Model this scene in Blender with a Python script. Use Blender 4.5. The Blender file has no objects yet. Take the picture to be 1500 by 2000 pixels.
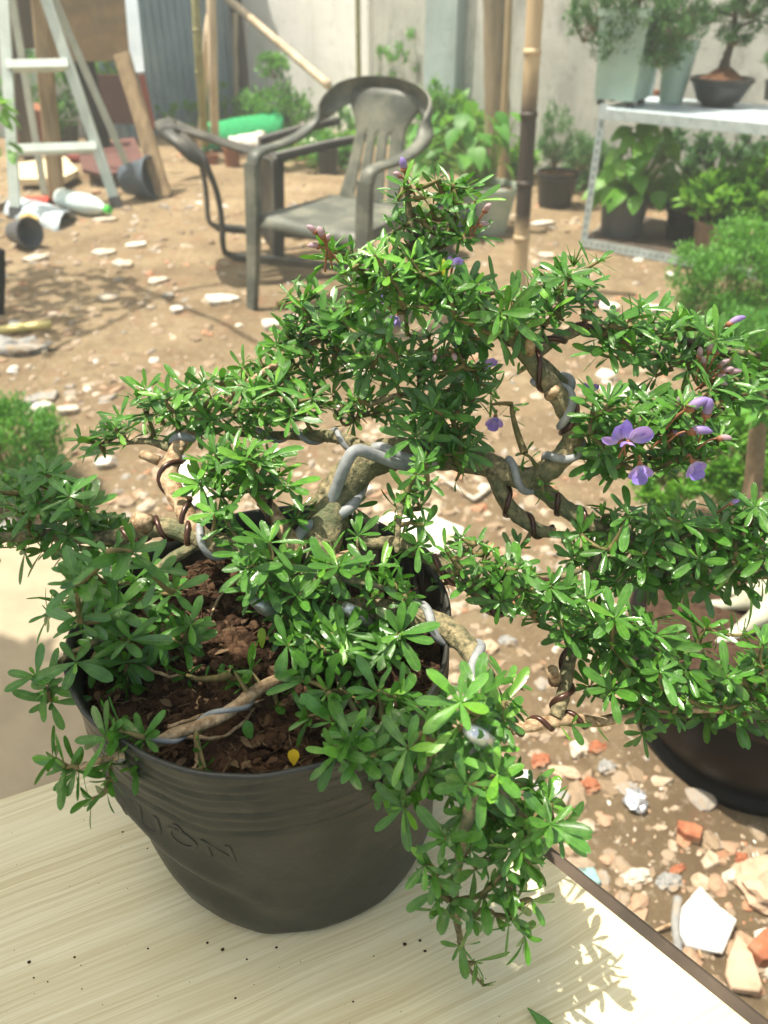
import bpy, math, random
from mathutils import Vector, Matrix, Quaternion, noise
rnd = random.Random(11)
R = math.radians
scene = bpy.context.scene
col = scene.collection
# ------------------------------------------------------------------ camera model
F = 1506.0; H = 1.2; PITCH = R(35); CP, SP = math.cos(PITCH), math.sin(PITCH)
def ray(px, py):
    u = (px-750)/F; v = (py-1000)/F
    return Vector((u, CP-v*SP, -(SP+v*CP)))
def G(px, py, z=0.0):
    r = ray(px, py); t = (z-H)/r.z
    return Vector((r.x*t, r.y*t, z))
def P(px, py, Y):
    r = ray(px, py); t = Y/r.y
    return Vector((r.x*t, Y, H+r.z*t))
def pxsize(p, n):          # metres covered by n photo pixels at the point p
    d = p.y*CP + (H-p.z)*SP
    return n*d/F
cam = bpy.data.cameras.new('camera'); co = bpy.data.objects.new('camera', cam); col.objects.link(co)
co.location = (0, 0, H); co.rotation_euler = (R(90)-PITCH, 0, 0)
cam.sensor_fit = 'VERTICAL'; cam.sensor_height = 36; cam.lens = F/2000*36
cam.clip_start = .02; cam.clip_end = 200
cam.dof.use_dof = True; cam.dof.focus_distance = .455; cam.dof.aperture_fstop = 9.5
scene.camera = co
# ------------------------------------------------------------------ mesh builder
class MB:
    def __init__(s): s.v=[]; s.f=[]; s.a=[]; s.lx=[]; s.lt=[]
    def add(s, vs, fs, a=0.5, lx=None, lt=None):
        b=len(s.v); n=len(vs); s.v.extend([tuple(x) for x in vs]); s.f.extend([tuple(i+b for i in f) for f in fs])
        s.a.extend([a]*n if not isinstance(a, list) else a)
        s.lx.extend(lx if lx else [0.0]*n); s.lt.extend(lt if lt else [0.0]*n)
    def build(s, name, mat, parent=None, smooth=True, origin=None, sharp=None):
        me=bpy.data.meshes.new(name)
        o=bpy.data.objects.new(name, me); col.objects.link(o)
        v=s.v
        off=Vector((0,0,0))
        if parent is not None:
            off=parent_world(parent)
        elif origin is not None:
            off=Vector(origin); o.location=off
        if off.length>0: v=[(x-off.x,y-off.y,z-off.z) for x,y,z in v]
        me.from_pydata(v,[],s.f)
        for nm,dat in (('rnd',s.a),('lx',s.lx),('lt',s.lt)):
            at=me.attributes.new(nm,'FLOAT','POINT'); at.data.foreach_set('value',dat)
        if smooth: me.polygons.foreach_set('use_smooth',[True]*len(me.polygons))
        if sharp: me.set_sharp_from_angle(angle=R(sharp))
        me.update()
        if mat is not None:
            for m in (mat if isinstance(mat,(list,tuple)) else [mat]): me.materials.append(m)
        if parent is not None: o.parent=parent
        return o
def parent_world(p):
    w=Vector((0,0,0))
    while p is not None: w+=p.location; p=p.parent
    return w
def tag(o, label=None, cat=None, group=None, kind=None):
    if label: o['label']=label
    if cat: o['category']=cat
    if group: o['group']=group
    if kind: o['kind']=kind
    return o
def thing(name, loc, label, cat, group=None):
    o=bpy.data.objects.new(name,None); col.objects.link(o); o.location=loc; o.empty_display_size=.05
    return tag(o,label,cat,group)
def copy_tree(o, loc=None, parent=None):
    c=o.copy(); col.objects.link(c)
    if parent is not None: c.parent=parent
    if loc is not None: c.location=loc
    for ch in [x for x in col.objects if x.parent==o]: copy_tree(ch,None,c)
    return c
def frames(pts):
    T=[]
    n=len(pts)
    for i in range(n):
        t=(pts[min(i+1,n-1)]-pts[max(i-1,0)])
        T.append(t.normalized() if t.length>1e-9 else Vector((0,0,1)))
    x=T[0].orthogonal().normalized(); out=[]
    for i in range(n):
        if i: x=(T[i-1].rotation_difference(T[i])@x)
        x=(x-T[i]*x.dot(T[i])).normalized()
        out.append((T[i],x,T[i].cross(x)))
    return out
def tube(mb, pts, rad, n=8, a=.5, cap=True, lump=0, seed=0):
    pts=[Vector(p) for p in pts]
    if not isinstance(rad,(list,tuple)): rad=[rad]*len(pts)
    fr=frames(pts); vs=[]; fs=[]; lt=[]
    for i,(p,(t,x,y)) in enumerate(zip(pts,fr)):
        for k in range(n):
            an=2*math.pi*k/n; d=x*math.cos(an)+y*math.sin(an); r=rad[i]
            if lump: r*=1+lump*noise.noise((p+d*r)*160+Vector((seed,0,0)))
            vs.append(p+d*r); lt.append(i/(len(pts)-1))
    for i in range(len(pts)-1):
        for k in range(n):
            fs.append((i*n+k,i*n+(k+1)%n,(i+1)*n+(k+1)%n,(i+1)*n+k))
    if cap:
        fs.append(tuple(range(n-1,-1,-1))); b=(len(pts)-1)*n; fs.append(tuple(range(b,b+n)))
    mb.add(vs,fs,a,None,lt)
def spline(ctrl, sub=6):       # Catmull-Rom on tuples (Vector, radius)
    out=[]; n=len(ctrl)
    for i in range(n-1):
        p0=ctrl[max(i-1,0)]; p1=ctrl[i]; p2=ctrl[i+1]; p3=ctrl[min(i+2,n-1)]
        for k in range(sub):
            t=k/sub
            q=0.5*((2*p1[0])+(p2[0]-p0[0])*t+(2*p0[0]-5*p1[0]+4*p2[0]-p3[0])*t*t+(3*p1[0]-p0[0]-3*p2[0]+p3[0])*t**3)
            out.append((q,p1[1]*(1-t)+p2[1]*t))
    out.append((ctrl[-1][0].copy(),ctrl[-1][1])); return out
def sweep(mb, pts, ups, prof, scale=None, a=.5):
    # prof: closed 2D outline (side, up) carried along pts
    pts=[Vector(p) for p in pts]; n=len(prof); vs=[]; fs=[]
    for i,p in enumerate(pts):
        t=(pts[min(i+1,len(pts)-1)]-pts[max(i-1,0)]).normalized()
        u=Vector(ups[i] if isinstance(ups,list) else ups); s=t.cross(u).normalized(); u=s.cross(t)
        k=scale[i] if scale else (1,1)
        for (x,y) in prof: vs.append(p+s*x*k[0]+u*y*k[1])
    for i in range(len(pts)-1):
        for k in range(n): fs.append((i*n+k,i*n+(k+1)%n,(i+1)*n+(k+1)%n,(i+1)*n+k))
    fs.append(tuple(range(n-1,-1,-1))); b=(len(pts)-1)*n; fs.append(tuple(range(b,b+n)))
    mb.add(vs,fs,a)
def box(mb, c, size, ax=None, a=.5, jit=0):
    # ax: (x,y,z) unit axes
    c=Vector(c); X,Y,Z=ax or (Vector((1,0,0)),Vector((0,1,0)),Vector((0,0,1)))
    b=min(size)*.12; vs=[]; fs=[]
    h=[s/2 for s in size]
    # bevelled box: three vertices per corner
    idx={}
    for sx in (-1,1):
        for sy in (-1,1):
            for sz in (-1,1):
                for k in range(3):
                    q=[sx*h[0],sy*h[1],sz*h[2]]; sg=(sx,sy,sz)
                    for j in range(3):
                        if j!=k: q[j]-=sg[j]*b
                    idx[(sx,sy,sz,k)]=len(vs)
                    vs.append(c+X*(q[0]+jit*rnd.uniform(-1,1))+Y*(q[1]+jit*rnd.uniform(-1,1))+Z*(q[2]+jit*rnd.uniform(-1,1)))
    for k in range(3):
        i,j=[(1,2),(2,0),(0,1)][k]
        for s in (-1,1):
            ring=[]
            for (p,q) in ((-1,-1),(1,-1),(1,1),(-1,1)):
                key=[0,0,0]; key[k]=s; key[i]=p; key[j]=q; ring.append(idx[(*key,k)])
            fs.append(tuple(ring if s>0 else ring[::-1]))
    for k in range(3):           # edges along axis k
        i,j=[(1,2),(2,0),(0,1)][k]
        for p in (-1,1):
            for q in (-1,1):
                a0=[0,0,0]; a0[i]=p; a0[j]=q; lo=list(a0); lo[k]=-1; hi=list(a0); hi[k]=1
                f=(idx[(*lo,i)],idx[(*hi,i)],idx[(*hi,j)],idx[(*lo,j)])
                fs.append(f if p*q<0 else f[::-1])
    for sx in (-1,1):
        for sy in (-1,1):
            for sz in (-1,1):
                f=tuple(idx[(sx,sy,sz,k)] for k in range(3)); fs.append(f if sx*sy*sz>0 else f[::-1])
    mb.add(vs,fs,a)
def beam(mb, p, q, w, d, up=None, a=.5, seg=6, warp=0):
    p=Vector(p); q=Vector(q); u=Vector(up or (0,-1,0)); pts=[]
    for i in range(seg+1):
        t=i/seg; pts.append(p.lerp(q,t)+Vector((rnd.uniform(-1,1),rnd.uniform(-1,1),0))*warp*(0<i<seg))
    b=min(w,d)*.12; h,k=w/2,d/2
    sweep(mb,pts,u,[(-h+b,-k),(h-b,-k),(h,-k+b),(h,k-b),(h-b,k),(-h+b,k),(-h,k-b),(-h,-k+b)],None,a)
def lathe(mb, prof, c, n=32, a=.5, fn=None, close=False):
    c=Vector(c); vs=[]; fs=[]
    for j,(r,z) in enumerate(prof):
        for k in range(n):
            an=2*math.pi*k/n; rr,zz=(r,z) if fn is None else fn(r,z,an,j)
            vs.append(c+Vector((rr*math.cos(an),rr*math.sin(an),zz)))
    for j in range(len(prof)-1):
        for k in range(n): fs.append((j*n+k,j*n+(k+1)%n,(j+1)*n+(k+1)%n,(j+1)*n+k))
    if close:
        fs.append(tuple(range(n-1,-1,-1))); b=(len(prof)-1)*n; fs.append(tuple(range(b,b+n)))
    mb.add(vs,fs,a)
def shard(mb, c, w, l, th, ang, n=6, seed=0, tilt=.1, a=.5):
    rr=random.Random(seed); c=Vector(c)
    pts=[]
    for i in range(n):
        an=2*math.pi*(i+rr.uniform(-.3,.3))/n; k=rr.uniform(.75,1.1)
        pts.append((math.cos(an)*w/2*k,math.sin(an)*l/2*k))
    q=Quaternion((0,0,1),ang)@Quaternion((1,0,0),rr.uniform(-tilt,tilt))@Quaternion((0,1,0),rr.uniform(-tilt,tilt))
    vs=[];fs=[]; bt=min(th*.3,.003)
    for (s,z) in ((.94,0),(1,bt),(1,th-bt),(.94,th)):
        for (x,y) in pts: vs.append(c+q@Vector((x*s,y*s,z+rr.uniform(-.05,.05)*th)))
    for j in range(3):
        for k in range(n): fs.append((j*n+k,j*n+(k+1)%n,(j+1)*n+(k+1)%n,(j+1)*n+k))
    fs.append(tuple(range(n-1,-1,-1))); fs.append(tuple(range(3*n,4*n)))
    mb.add(vs,fs,a)
_ico=None
def ico():
    global _ico
    if _ico is None:
        import bmesh
        out=[]
        for sub in (1,2,3):
            bm=bmesh.new(); bmesh.ops.create_icosphere(bm,subdivisions=sub,radius=1); bm.verts.ensure_lookup_table()
            out.append(([v.co.copy() for v in bm.verts],[tuple(v.index for v in f.verts) for f in bm.faces])); bm.free()
        _ico=out
    return _ico
def rock(mb, c, sx, sy, sz, seed=0, sub=1, rough=.35, ang=0, a=.5, freq=1.3):
    vs,fs=ico()[min(sub,2)]; c=Vector(c); q=Quaternion((0,0,1),ang); o=Vector((seed*7.3,seed*1.7,0)); out=[]
    for v in vs:
        k=1+rough*noise.noise(v*freq+o)+rough*.4*noise.noise(v*freq*3+o)
        out.append(c+q@Vector((v.x*k*sx,v.y*k*sy,v.z*k*sz)))
    mb.add(out,fs,a)
# ------------------------------------------------------------------ leaves
def leaf(mb, base, d, up, L, W, curl=.15, fold=.12, a=.5, shape=0, rows=7, cols=2, twist=0):
    d=Vector(d).normalized(); up=Vector(up); s=d.cross(up)
    if s.length<1e-5: s=d.orthogonal()
    s.normalize(); up=s.cross(d).normalized()
    if twist:
        q=Quaternion(d,twist); s=q@s; up=q@up
    vs=[];fs=[];LX=[];LT=[]
    nc=2*cols+1
    for i in range(rows):
        t=i/(rows-1)
        if rows>=7: t=1-(1-t)**1.35
        if shape==0:   # spoon-shaped, blunt tip
            w=(.10+.9*(math.sin(min(t/.66,1)*math.pi/2)**1.35)) if t<.66 else math.sqrt(max(0,1-((t-.66)/.342)**2.6))
        elif shape==1: # lance
            w=math.sin(math.pi*min(max(t,.03),.985))**.8
        else:          # heart
            w=math.sqrt(max(0,1-((t-.28)/.30)**2)) if t<.28 else (1-((t-.28)/.73)**1.6)
            w=max(w,.03)
        if t<.12 and shape==0: w=max(.08,w*.6)
        c=base+d*(L*t*(1-.12*abs(curl)*t))-up*(curl*L*t*t)
        for k in range(nc):
            x=(k-cols)/cols
            vs.append(c+s*(x*w*W/2)+up*(fold*abs(x)**1.5*w*W/2)); LX.append(x); LT.append(t)
    for i in range(rows-1):
        for k in range(nc-1): fs.append((i*nc+k,i*nc+k+1,(i+1)*nc+k+1,(i+1)*nc+k))
    mb.add(vs,fs,a,LX,LT)
def rvec(r=rnd):
    while True:
        v=Vector((r.uniform(-1,1),r.uniform(-1,1),r.uniform(-1,1)))
        if .05<v.length<1: return v.normalized()
def rosette(mb, p, ax, n, L, r, spread=(48,95), shape=0, wr=.30, rows=8, cols=2, young=0., tmp=None):
    ax=ax.normalized(); x=ax.orthogonal().normalized(); y=ax.cross(x); ph=r.uniform(0,6.28)
    for i in range(n):
        ph+=2.39996+r.uniform(-.35,.35); e=R(r.uniform(*spread)); rad=x*math.cos(ph)+y*math.sin(ph)
        if n>4 and i>=n-2: e*=.5
        d=ax*math.cos(e)+rad*math.sin(e); up=ax*math.sin(e)-rad*math.cos(e)
        inner=n>4 and i>=n-2
        l=L*r.uniform(.58,1.22)*(.55 if inner else 1)
        a=r.random()**1.25*.62
        if r.random()<young or (inner and r.random()<.55): a=r.uniform(.60,.88)
        if r.random()<.0006: a=1.0
        leaf(mb,p+ax*r.uniform(-.25,.1)*L*.5,d,up,l,l*wr*r.uniform(.85,1.15),r.uniform(-.05,.28),r.uniform(.0,.25),a,shape,rows,cols,r.uniform(-.35,.35))
def sprig(mb, p, d, n, L, W, r, shape=1, rows=3, cols=1, a=(0,1)):   # cheap leaves for far plants
    for i in range(n):
        q=(d+rvec(r)*.9).normalized()
        leaf(mb,p+rvec(r)*L*.3,q,Vector((0,0,1))+rvec(r)*.5,L*r.uniform(.7,1.2),W*r.uniform(.7,1.2),r.uniform(0,.3),.1,r.uniform(*a),shape,rows,cols)
# ------------------------------------------------------------------ materials
def nodes(name):
    m=bpy.data.materials.new(name); m.use_nodes=True; nt=m.node_tree; nt.nodes.clear()
    out=nt.nodes.new('ShaderNodeOutputMaterial'); b=nt.nodes.new('ShaderNodeBsdfPrincipled'); nt.links.new(b.outputs[0],out.inputs[0])
    return m,nt,b,out
def N(nt,t,**k):
    n=nt.nodes.new(t)
    for a,b in k.items():
        if a in n.inputs.keys(): n.inputs[a].default_value=b
        else: setattr(n,a,b)
    return n
def C(c): return (c[0],c[1],c[2],1)
def ramp(nt,fac,stops):
    n=nt.nodes.new('ShaderNodeValToRGB'); e=n.color_ramp.elements
    while len(e)<len(stops): e.new(.5)
    for i,(p,c) in enumerate(stops): e[i].position=p; e[i].color=C(c)
    nt.links.new(fac,n.inputs[0]); return n.outputs[0]
def mixc(nt,f,a,b,mode='MIX'):
    n=nt.nodes.new('ShaderNodeMix'); n.data_type='RGBA'; n.blend_type=mode
    for s,v in ((n.inputs[0],f),(n.inputs[6],a),(n.inputs[7],b)):
        if hasattr(v,'default_value'): nt.links.new(v,s)
        else: s.default_value=v if not isinstance(v,tuple) else C(v)
    return n.outputs[2]
def noise_n(nt,scale,detail=6,rough=.6,vec=None,coord='Object',sc=None,dist=0):
    tc=nt.nodes.new('ShaderNodeTexCoord'); src=tc.outputs[coord]
    if sc is not None:
        mp=nt.nodes.new('ShaderNodeMapping'); mp.inputs['Scale'].default_value=sc; nt.links.new(src,mp.inputs[0]); src=mp.outputs[0]
    n=N(nt,'ShaderNodeTexNoise'); n.inputs['Scale'].default_value=scale; n.inputs['Detail'].default_value=detail; n.inputs['Roughness'].default_value=rough; n.inputs['Distortion'].default_value=dist
    nt.links.new(src,n.inputs['Vector']); return n.outputs[0]
def bump(nt,b,h,strength,dist=.01):
    n=nt.nodes.new('ShaderNodeBump'); n.inputs['Strength'].default_value=strength; n.inputs['Distance'].default_value=dist
    nt.links.new(h,n.inputs['Height']); nt.links.new(n.outputs[0],b.inputs['Normal']); return n
def attr(nt,name):
    n=nt.nodes.new('ShaderNodeAttribute'); n.attribute_name=name; return n.outputs['Fac']
def mat(name,c1,c2=None,scale=20,rough=.6,bs=0,bscale=None,bd=.004,spec=.4,metal=0,sc=None,dirt=None,dscale=3):
    m,nt,b,o=nodes(name); c2=c2 or tuple(x*.7 for x in c1)
    f=noise_n(nt,scale,8,.62,sc=sc); c=ramp(nt,f,[(.36,c2),(.64,c1)])
    if dirt:
        g=noise_n(nt,dscale,8,.65); rr=ramp(nt,g,[(.46,(0,0,0)),(.62,(1,1,1))]); c=mixc(nt,rr,c,dirt)
    nt.links.new(c,b.inputs['Base Color']); b.inputs['Roughness'].default_value=rough; b.inputs['Specular IOR Level'].default_value=spec; b.inputs['Metallic'].default_value=metal
    if bs: bump(nt,b,noise_n(nt,bscale or scale*3,8,.6,sc=sc),bs,bd)
    return m
def leafmat(name,stops,trans,tf=.3,rough=.33,spec=.5,rib=(.16,.30,.08),bscale=300):
    m,nt,b,out=nodes(name)
    c=ramp(nt,attr(nt,'rnd'),stops)
    ab=N(nt,'ShaderNodeMath',operation='ABSOLUTE'); nt.links.new(attr(nt,'lx'),ab.inputs[0])
    rf=ramp(nt,ab.outputs[0],[(.0,(.55,.55,.55)),(.14,(0,0,0))])
    c=mixc(nt,rf,c,rib)
    nz=noise_n(nt,190,6,.62); c=mixc(nt,.42,c,mixc(nt,nz,(0,0,0),tuple(min(1,2.2*x) for x in stops[len(stops)//2][1])))
    nt.links.new(c,b.inputs['Base Color']); b.inputs['Roughness'].default_value=rough; b.inputs['Specular IOR Level'].default_value=spec
    w=N(nt,'ShaderNodeMath',operation='MULTIPLY_ADD'); nt.links.new(ab.outputs[0],w.inputs[0]); w.inputs[1].default_value=-1.2; nt.links.new(attr(nt,'lt'),w.inputs[2])
    sn=N(nt,'ShaderNodeMath',operation='SINE'); w2=N(nt,'ShaderNodeMath',operation='MULTIPLY'); nt.links.new(w.outputs[0],w2.inputs[0]); w2.inputs[1].default_value=55; nt.links.new(w2.outputs[0],sn.inputs[0])
    hh=N(nt,'ShaderNodeMath',operation='MULTIPLY_ADD'); nt.links.new(sn.outputs[0],hh.inputs[0]); hh.inputs[1].default_value=.25; nt.links.new(noise_n(nt,bscale,3,.5),hh.inputs[2])
    bump(nt,b,hh.outputs[0],.38,.0010)
    rg=ramp(nt,noise_n(nt,260,4,.6),[(.35,(rough*.75,)*3),(.7,(min(1,rough*1.35),)*3)]); nt.links.new(rg,b.inputs['Roughness'])
    t=N(nt,'ShaderNodeBsdfTranslucent'); tc=mixc(nt,.55,c,trans); nt.links.new(tc,t.inputs['Color'])
    mx=N(nt,'ShaderNodeMixShader'); mx.inputs[0].default_value=tf; nt.links.new(b.outputs[0],mx.inputs[1]); nt.links.new(t.outputs[0],mx.inputs[2]); nt.links.new(mx.outputs[0],out.inputs[0])
    return m
MT={}
MT['leaf']=leafmat('glossy_leaf',[(0,(.005,.032,.013)),(.3,(.010,.060,.018)),(.6,(.030,.13,.024)),(.75,(.13,.33,.032)),(.95,(.24,.47,.05)),(1,(.65,.55,.02))],(.14,.50,.02),.19,.19,.8,rib=(.13,.27,.07))
MT['far_leaf']=leafmat('shrub_leaf',[(0,(.03,.12,.02)),(.5,(.075,.23,.035)),(1,(.17,.38,.06))],(.22,.55,.05),.35,.45,.4)
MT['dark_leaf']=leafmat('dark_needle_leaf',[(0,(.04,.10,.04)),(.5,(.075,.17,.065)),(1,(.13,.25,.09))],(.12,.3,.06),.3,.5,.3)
MT['lime_leaf']=leafmat('bright_leaf',[(0,(.06,.20,.02)),(.5,(.11,.30,.03)),(1,(.22,.42,.06))],(.3,.6,.05),.4,.4,.4)
MT['bark']=mat('bonsai_bark',(.33,.27,.15),(.075,.075,.042),260,.8,1,320,.002,.2,dirt=(.12,.135,.07),dscale=40)
MT['bark_pale']=mat('pale_bark',(.54,.40,.25),(.20,.12,.06),200,.75,1,300,.0015,.2)
MT['twig']=mat('twig_bark',(.23,.17,.07),(.10,.10,.035),160,.65,.3,300,.001,.3)
MT['green_twig']=mat('green_twig',(.16,.25,.05),(.10,.17,.03),100,.5)
MT['silver_wire']=mat('aluminium_wire',(.33,.335,.33),(.20,.215,.22),120,.65,.4,260,.0006,.35,.1)
MT['brown_wire']=mat('copper_toned_wire',(.085,.036,.022),(.04,.02,.014),60,.3,.1,200,.0005,.5,.25)
MT['pot']=mat('soft_black_plastic',(.025,.026,.021),(.017,.018,.015),14,.40,.3,45,.003,.45,dirt=(.037,.036,.028),dscale=30)
MT['darksoil']=mat('dark_soil',(.075,.045,.028),(.03,.018,.012),90,.95,1,160,.004,.1)  # darker soil tone for the big pot and the table crumbs
MT['soil']=mat('potting_mix',(.23,.115,.06),(.045,.022,.013),170,.95,1,220,.004,.1,dirt=(.06,.032,.02),dscale=35)
MT['blackpot']=mat('black_plastic',(.022,.022,.022),(.015,.015,.016),10,.35,.1,40,.002,.5)
MT['brownpot']=mat('brown_glazed_clay',(.011,.008,.006),(.006,.005,.004),8,.38,.2,30,.003,.1)
MT['dustclay']=mat('dusty_brown_clay',(.21,.14,.09),(.14,.10,.07),14,.8,.3,60,.002,.2)
MT['darkplastic']=mat('dark_grey_plastic',(.05,.05,.043),(.03,.03,.027),9,.5,.15,60,.002,.35,dirt=(.10,.095,.075),dscale=6)  # darker chair plastic, with surrounding shade mixed into the tone
MT['greywood']=mat('grey_stained_wood',(.32,.26,.17),(.17,.145,.10),14,.85,.5,50,.003,.2,sc=(1,1,.2))
MT['terra']=mat('terracotta',(.30,.12,.065),(.20,.085,.05),18,.8,.3,60,.002,.2)
MT['greypot']=mat('grey_plastic',(.11,.11,.11),(.08,.08,.085),10,.5)
MT['olivepot']=mat('pale_green_pot',(.42,.47,.36),(.30,.36,.28),9,.55)
MT['mintpot']=mat('mint_green_pot',(.40,.53,.43),(.32,.44,.37),6,.5)
MT['bluepot']=mat('blue_plastic',(.03,.04,.16),(.02,.03,.10),10,.45)
MT['plastic']=mat('dusty_grey_plastic',(.10,.108,.088),(.06,.066,.053),9,.5,.15,60,.002,.4,dirt=(.17,.17,.13),dscale=7)
MT['wood']=mat('weathered_wood',(.40,.29,.17),(.20,.14,.085),22,.8,.5,50,.003,.2,sc=(1,1,.12))
MT['ply']=mat('stained_plywood',(.36,.24,.13),(.20,.14,.08),5,.8,.3,40,.002,.2,dirt=(.16,.13,.09),dscale=3)
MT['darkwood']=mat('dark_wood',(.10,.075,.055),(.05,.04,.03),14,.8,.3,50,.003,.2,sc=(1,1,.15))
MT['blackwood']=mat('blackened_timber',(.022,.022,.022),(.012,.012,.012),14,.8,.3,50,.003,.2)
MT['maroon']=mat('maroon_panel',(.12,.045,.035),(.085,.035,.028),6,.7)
MT['redpaint']=mat('red_paint',(.32,.07,.05),(.20,.05,.04),9,.6)
MT['bamboo']=mat('bamboo_cane',(.46,.35,.20),(.32,.24,.13),16,.55,.2,40,.002,.4,sc=(1,1,.2))
MT['olivecane']=mat('green_cane',(.30,.29,.12),(.20,.19,.08),14,.6)
MT['palepole']=mat('peeled_pole',(.62,.50,.36),(.42,.32,.2),14,.7,.3,50,.003,.3,sc=(1,1,.2))
MT['metal']=mat('painted_aluminium',(.56,.62,.57),(.44,.50,.46),10,.45,.1,40,.001,.5,.1)
MT['galv']=mat('galvanised_steel',(.52,.60,.60),(.36,.44,.45),25,.45,.1,60,.001,.5,.35)
MT['white']=mat('white_glaze',(.72,.70,.64),(.55,.52,.45),25,.5,.2,40,.002,.4,dirt=(.33,.26,.18),dscale=16)
MT['whitestone']=mat('mortar_stone',(.60,.55,.46),(.38,.34,.27),30,.85,.6,80,.004,.2,dirt=(.27,.20,.13),dscale=22)
MT['greystone']=mat('grey_stone',(.33,.33,.31),(.19,.19,.18),25,.85,.6,70,.004,.2,dirt=(.27,.20,.13),dscale=22)
MT['brick']=mat('broken_brick',(.38,.14,.065),(.22,.085,.05),30,.9,.9,90,.004,.1,dirt=(.29,.19,.12),dscale=20)
MT['beigetile']=mat('beige_tile',(.52,.37,.26),(.40,.28,.19),30,.75,.5,80,.003,.2,dirt=(.33,.24,.16),dscale=14)
MT['turq']=mat('turquoise_plaster',(.28,.50,.50),(.20,.38,.38),25,.8,.4,70,.003,.2,dirt=(.12,.14,.12),dscale=50)
MT['foil']=mat('crumpled_foil',(.8,.8,.82),(.5,.5,.52),40,.3,.5,90,.004,.5,.8)
MT['net']=mat('green_net',(.03,.36,.13),(.015,.2,.07),50,.8,.6,90,.006,.2)
MT['sheet']=mat('pale_sheet_metal',(.52,.59,.62),(.40,.47,.51),5,.5,.1,20,.003,.4,.1)
MT['yellow']=mat('yellow_leaf',(.75,.55,.03),(.6,.42,.02),60,.5)
MT['drybrown']=mat('dry_leaf',(.42,.26,.13),(.28,.16,.08),60,.7)
MT['bottle']=mat('cloudy_clear_plastic',(.62,.70,.66),(.5,.58,.55),10,.2,.1,30,.002,.5)
MT['greencap']=mat('green_cap',(.08,.55,.08),(.06,.4,.06),10,.4)
MT['yellowcloth']=mat('yellow_scrap',(.6,.42,.12),(.45,.3,.08),10,.7)
MT['buff']=mat('buff_board',(.72,.60,.40),(.62,.5,.32),8,.7)
MT['root']=mat('pale_root_bark',(.52,.52,.40),(.34,.33,.24),25,.7,.4,60,.003,.3)

def speckle(m,scale,lo,hi,color):
    nt=m.node_tree; bs=[n for n in nt.nodes if n.type=='BSDF_PRINCIPLED'][0]; l=bs.inputs['Base Color'].links[0].from_socket
    v=noise_n(nt,scale,4,.75); k=ramp(nt,v,[(lo,(0,0,0)),(hi,(.85,.85,.85))]); nt.links.new(mixc(nt,k,l,color),bs.inputs['Base Color'])
speckle(MT['pot'],420,.68,.74,(.24,.19,.13)); speckle(MT['pot'],75,.60,.74,(.055,.052,.040))
# ------------------------------------------------------------------ ground
def ground_h(x,y):
    p=Vector((x,y,0)); return .018*noise.noise(p*1.1)+.010*noise.noise(p*3.7)+.009*noise.noise(p*9)+.004*noise.noise(p*23)
def axis(a,b,step,far):
    o=[]; x=a
    while x<=b+1e-6: o.append(x); x+=step
    k=step
    lo=[];x=a
    while x>-far: k*=1.35; x-=k; lo.append(x)
    hi=[];x=b;k=step
    while x<far: k*=1.35; x+=k; hi.append(x)
    return lo[::-1]+o+hi
xs=axis(-2.4,2.0,.025,40); ys=axis(.3,5.2,.025,40)
mb=MB(); nx=len(xs)
mb.add([(x,y,ground_h(x,y)) for y in ys for x in xs],[(j*nx+i,j*nx+i+1,(j+1)*nx+i+1,(j+1)*nx+i) for j in range(len(ys)-1) for i in range(nx-1)])
m,nt,b,o=nodes('sandy_soil')
c=ramp(nt,noise_n(nt,2.2,10,.66),[(.30,(.22,.155,.088)),(.5,(.36,.268,.158)),(.68,(.48,.37,.228))])
c=mixc(nt,ramp(nt,noise_n(nt,14,9,.7),[(.50,(0,0,0)),(.64,(.8,.8,.8))]),c,(.255,.18,.105))  # dark patches painted into the soil as small shadows
c=mixc(nt,ramp(nt,noise_n(nt,55,6,.7),[(.56,(0,0,0)),(.66,(.8,.8,.8))]),c,(.55,.45,.32))
c=mixc(nt,ramp(nt,noise_n(nt,5,8,.7,coord='Object',sc=(1.3,.8,1)),[(.56,(0,0,0)),(.66,(.7,.7,.7))]),c,(.36,.20,.12))
nt.links.new(c,b.inputs['Base Color']); b.inputs['Roughness'].default_value=.92; b.inputs['Specular IOR Level'].default_value=.15
bump(nt,b,noise_n(nt,30,14,.8),1.0,.035)
tag(mb.build('ground',m),kind='structure')
def gz(p): return Vector((p.x,p.y,ground_h(p.x,p.y)))
def GG(px,py): return gz(G(px,py))
# paved strip at the left
mb=MB(); n=12
poly=[(-3.2,.2),(-.33,.2),(-.30,.7),(-.34,1.30),(-.52,1.52),(-1.1,1.58),(-1.8,1.50),(-3.2,1.6)]
vs=[(x,y,.045) for x,y in poly]+[(x,y,-.03) for x,y in poly]; k=len(poly)
mb.add(vs,[tuple(range(k))]+[(i+k,(i+1)%k+k,(i+1)%k,i) for i in range(k)])
m=mat('smooth_screed',(.36,.30,.21),(.30,.245,.165),3,.8,.25,60,.003,.2,dirt=(.25,.205,.14),dscale=2.5)
tag(mb.build('path',m,smooth=False),kind='structure')
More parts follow.
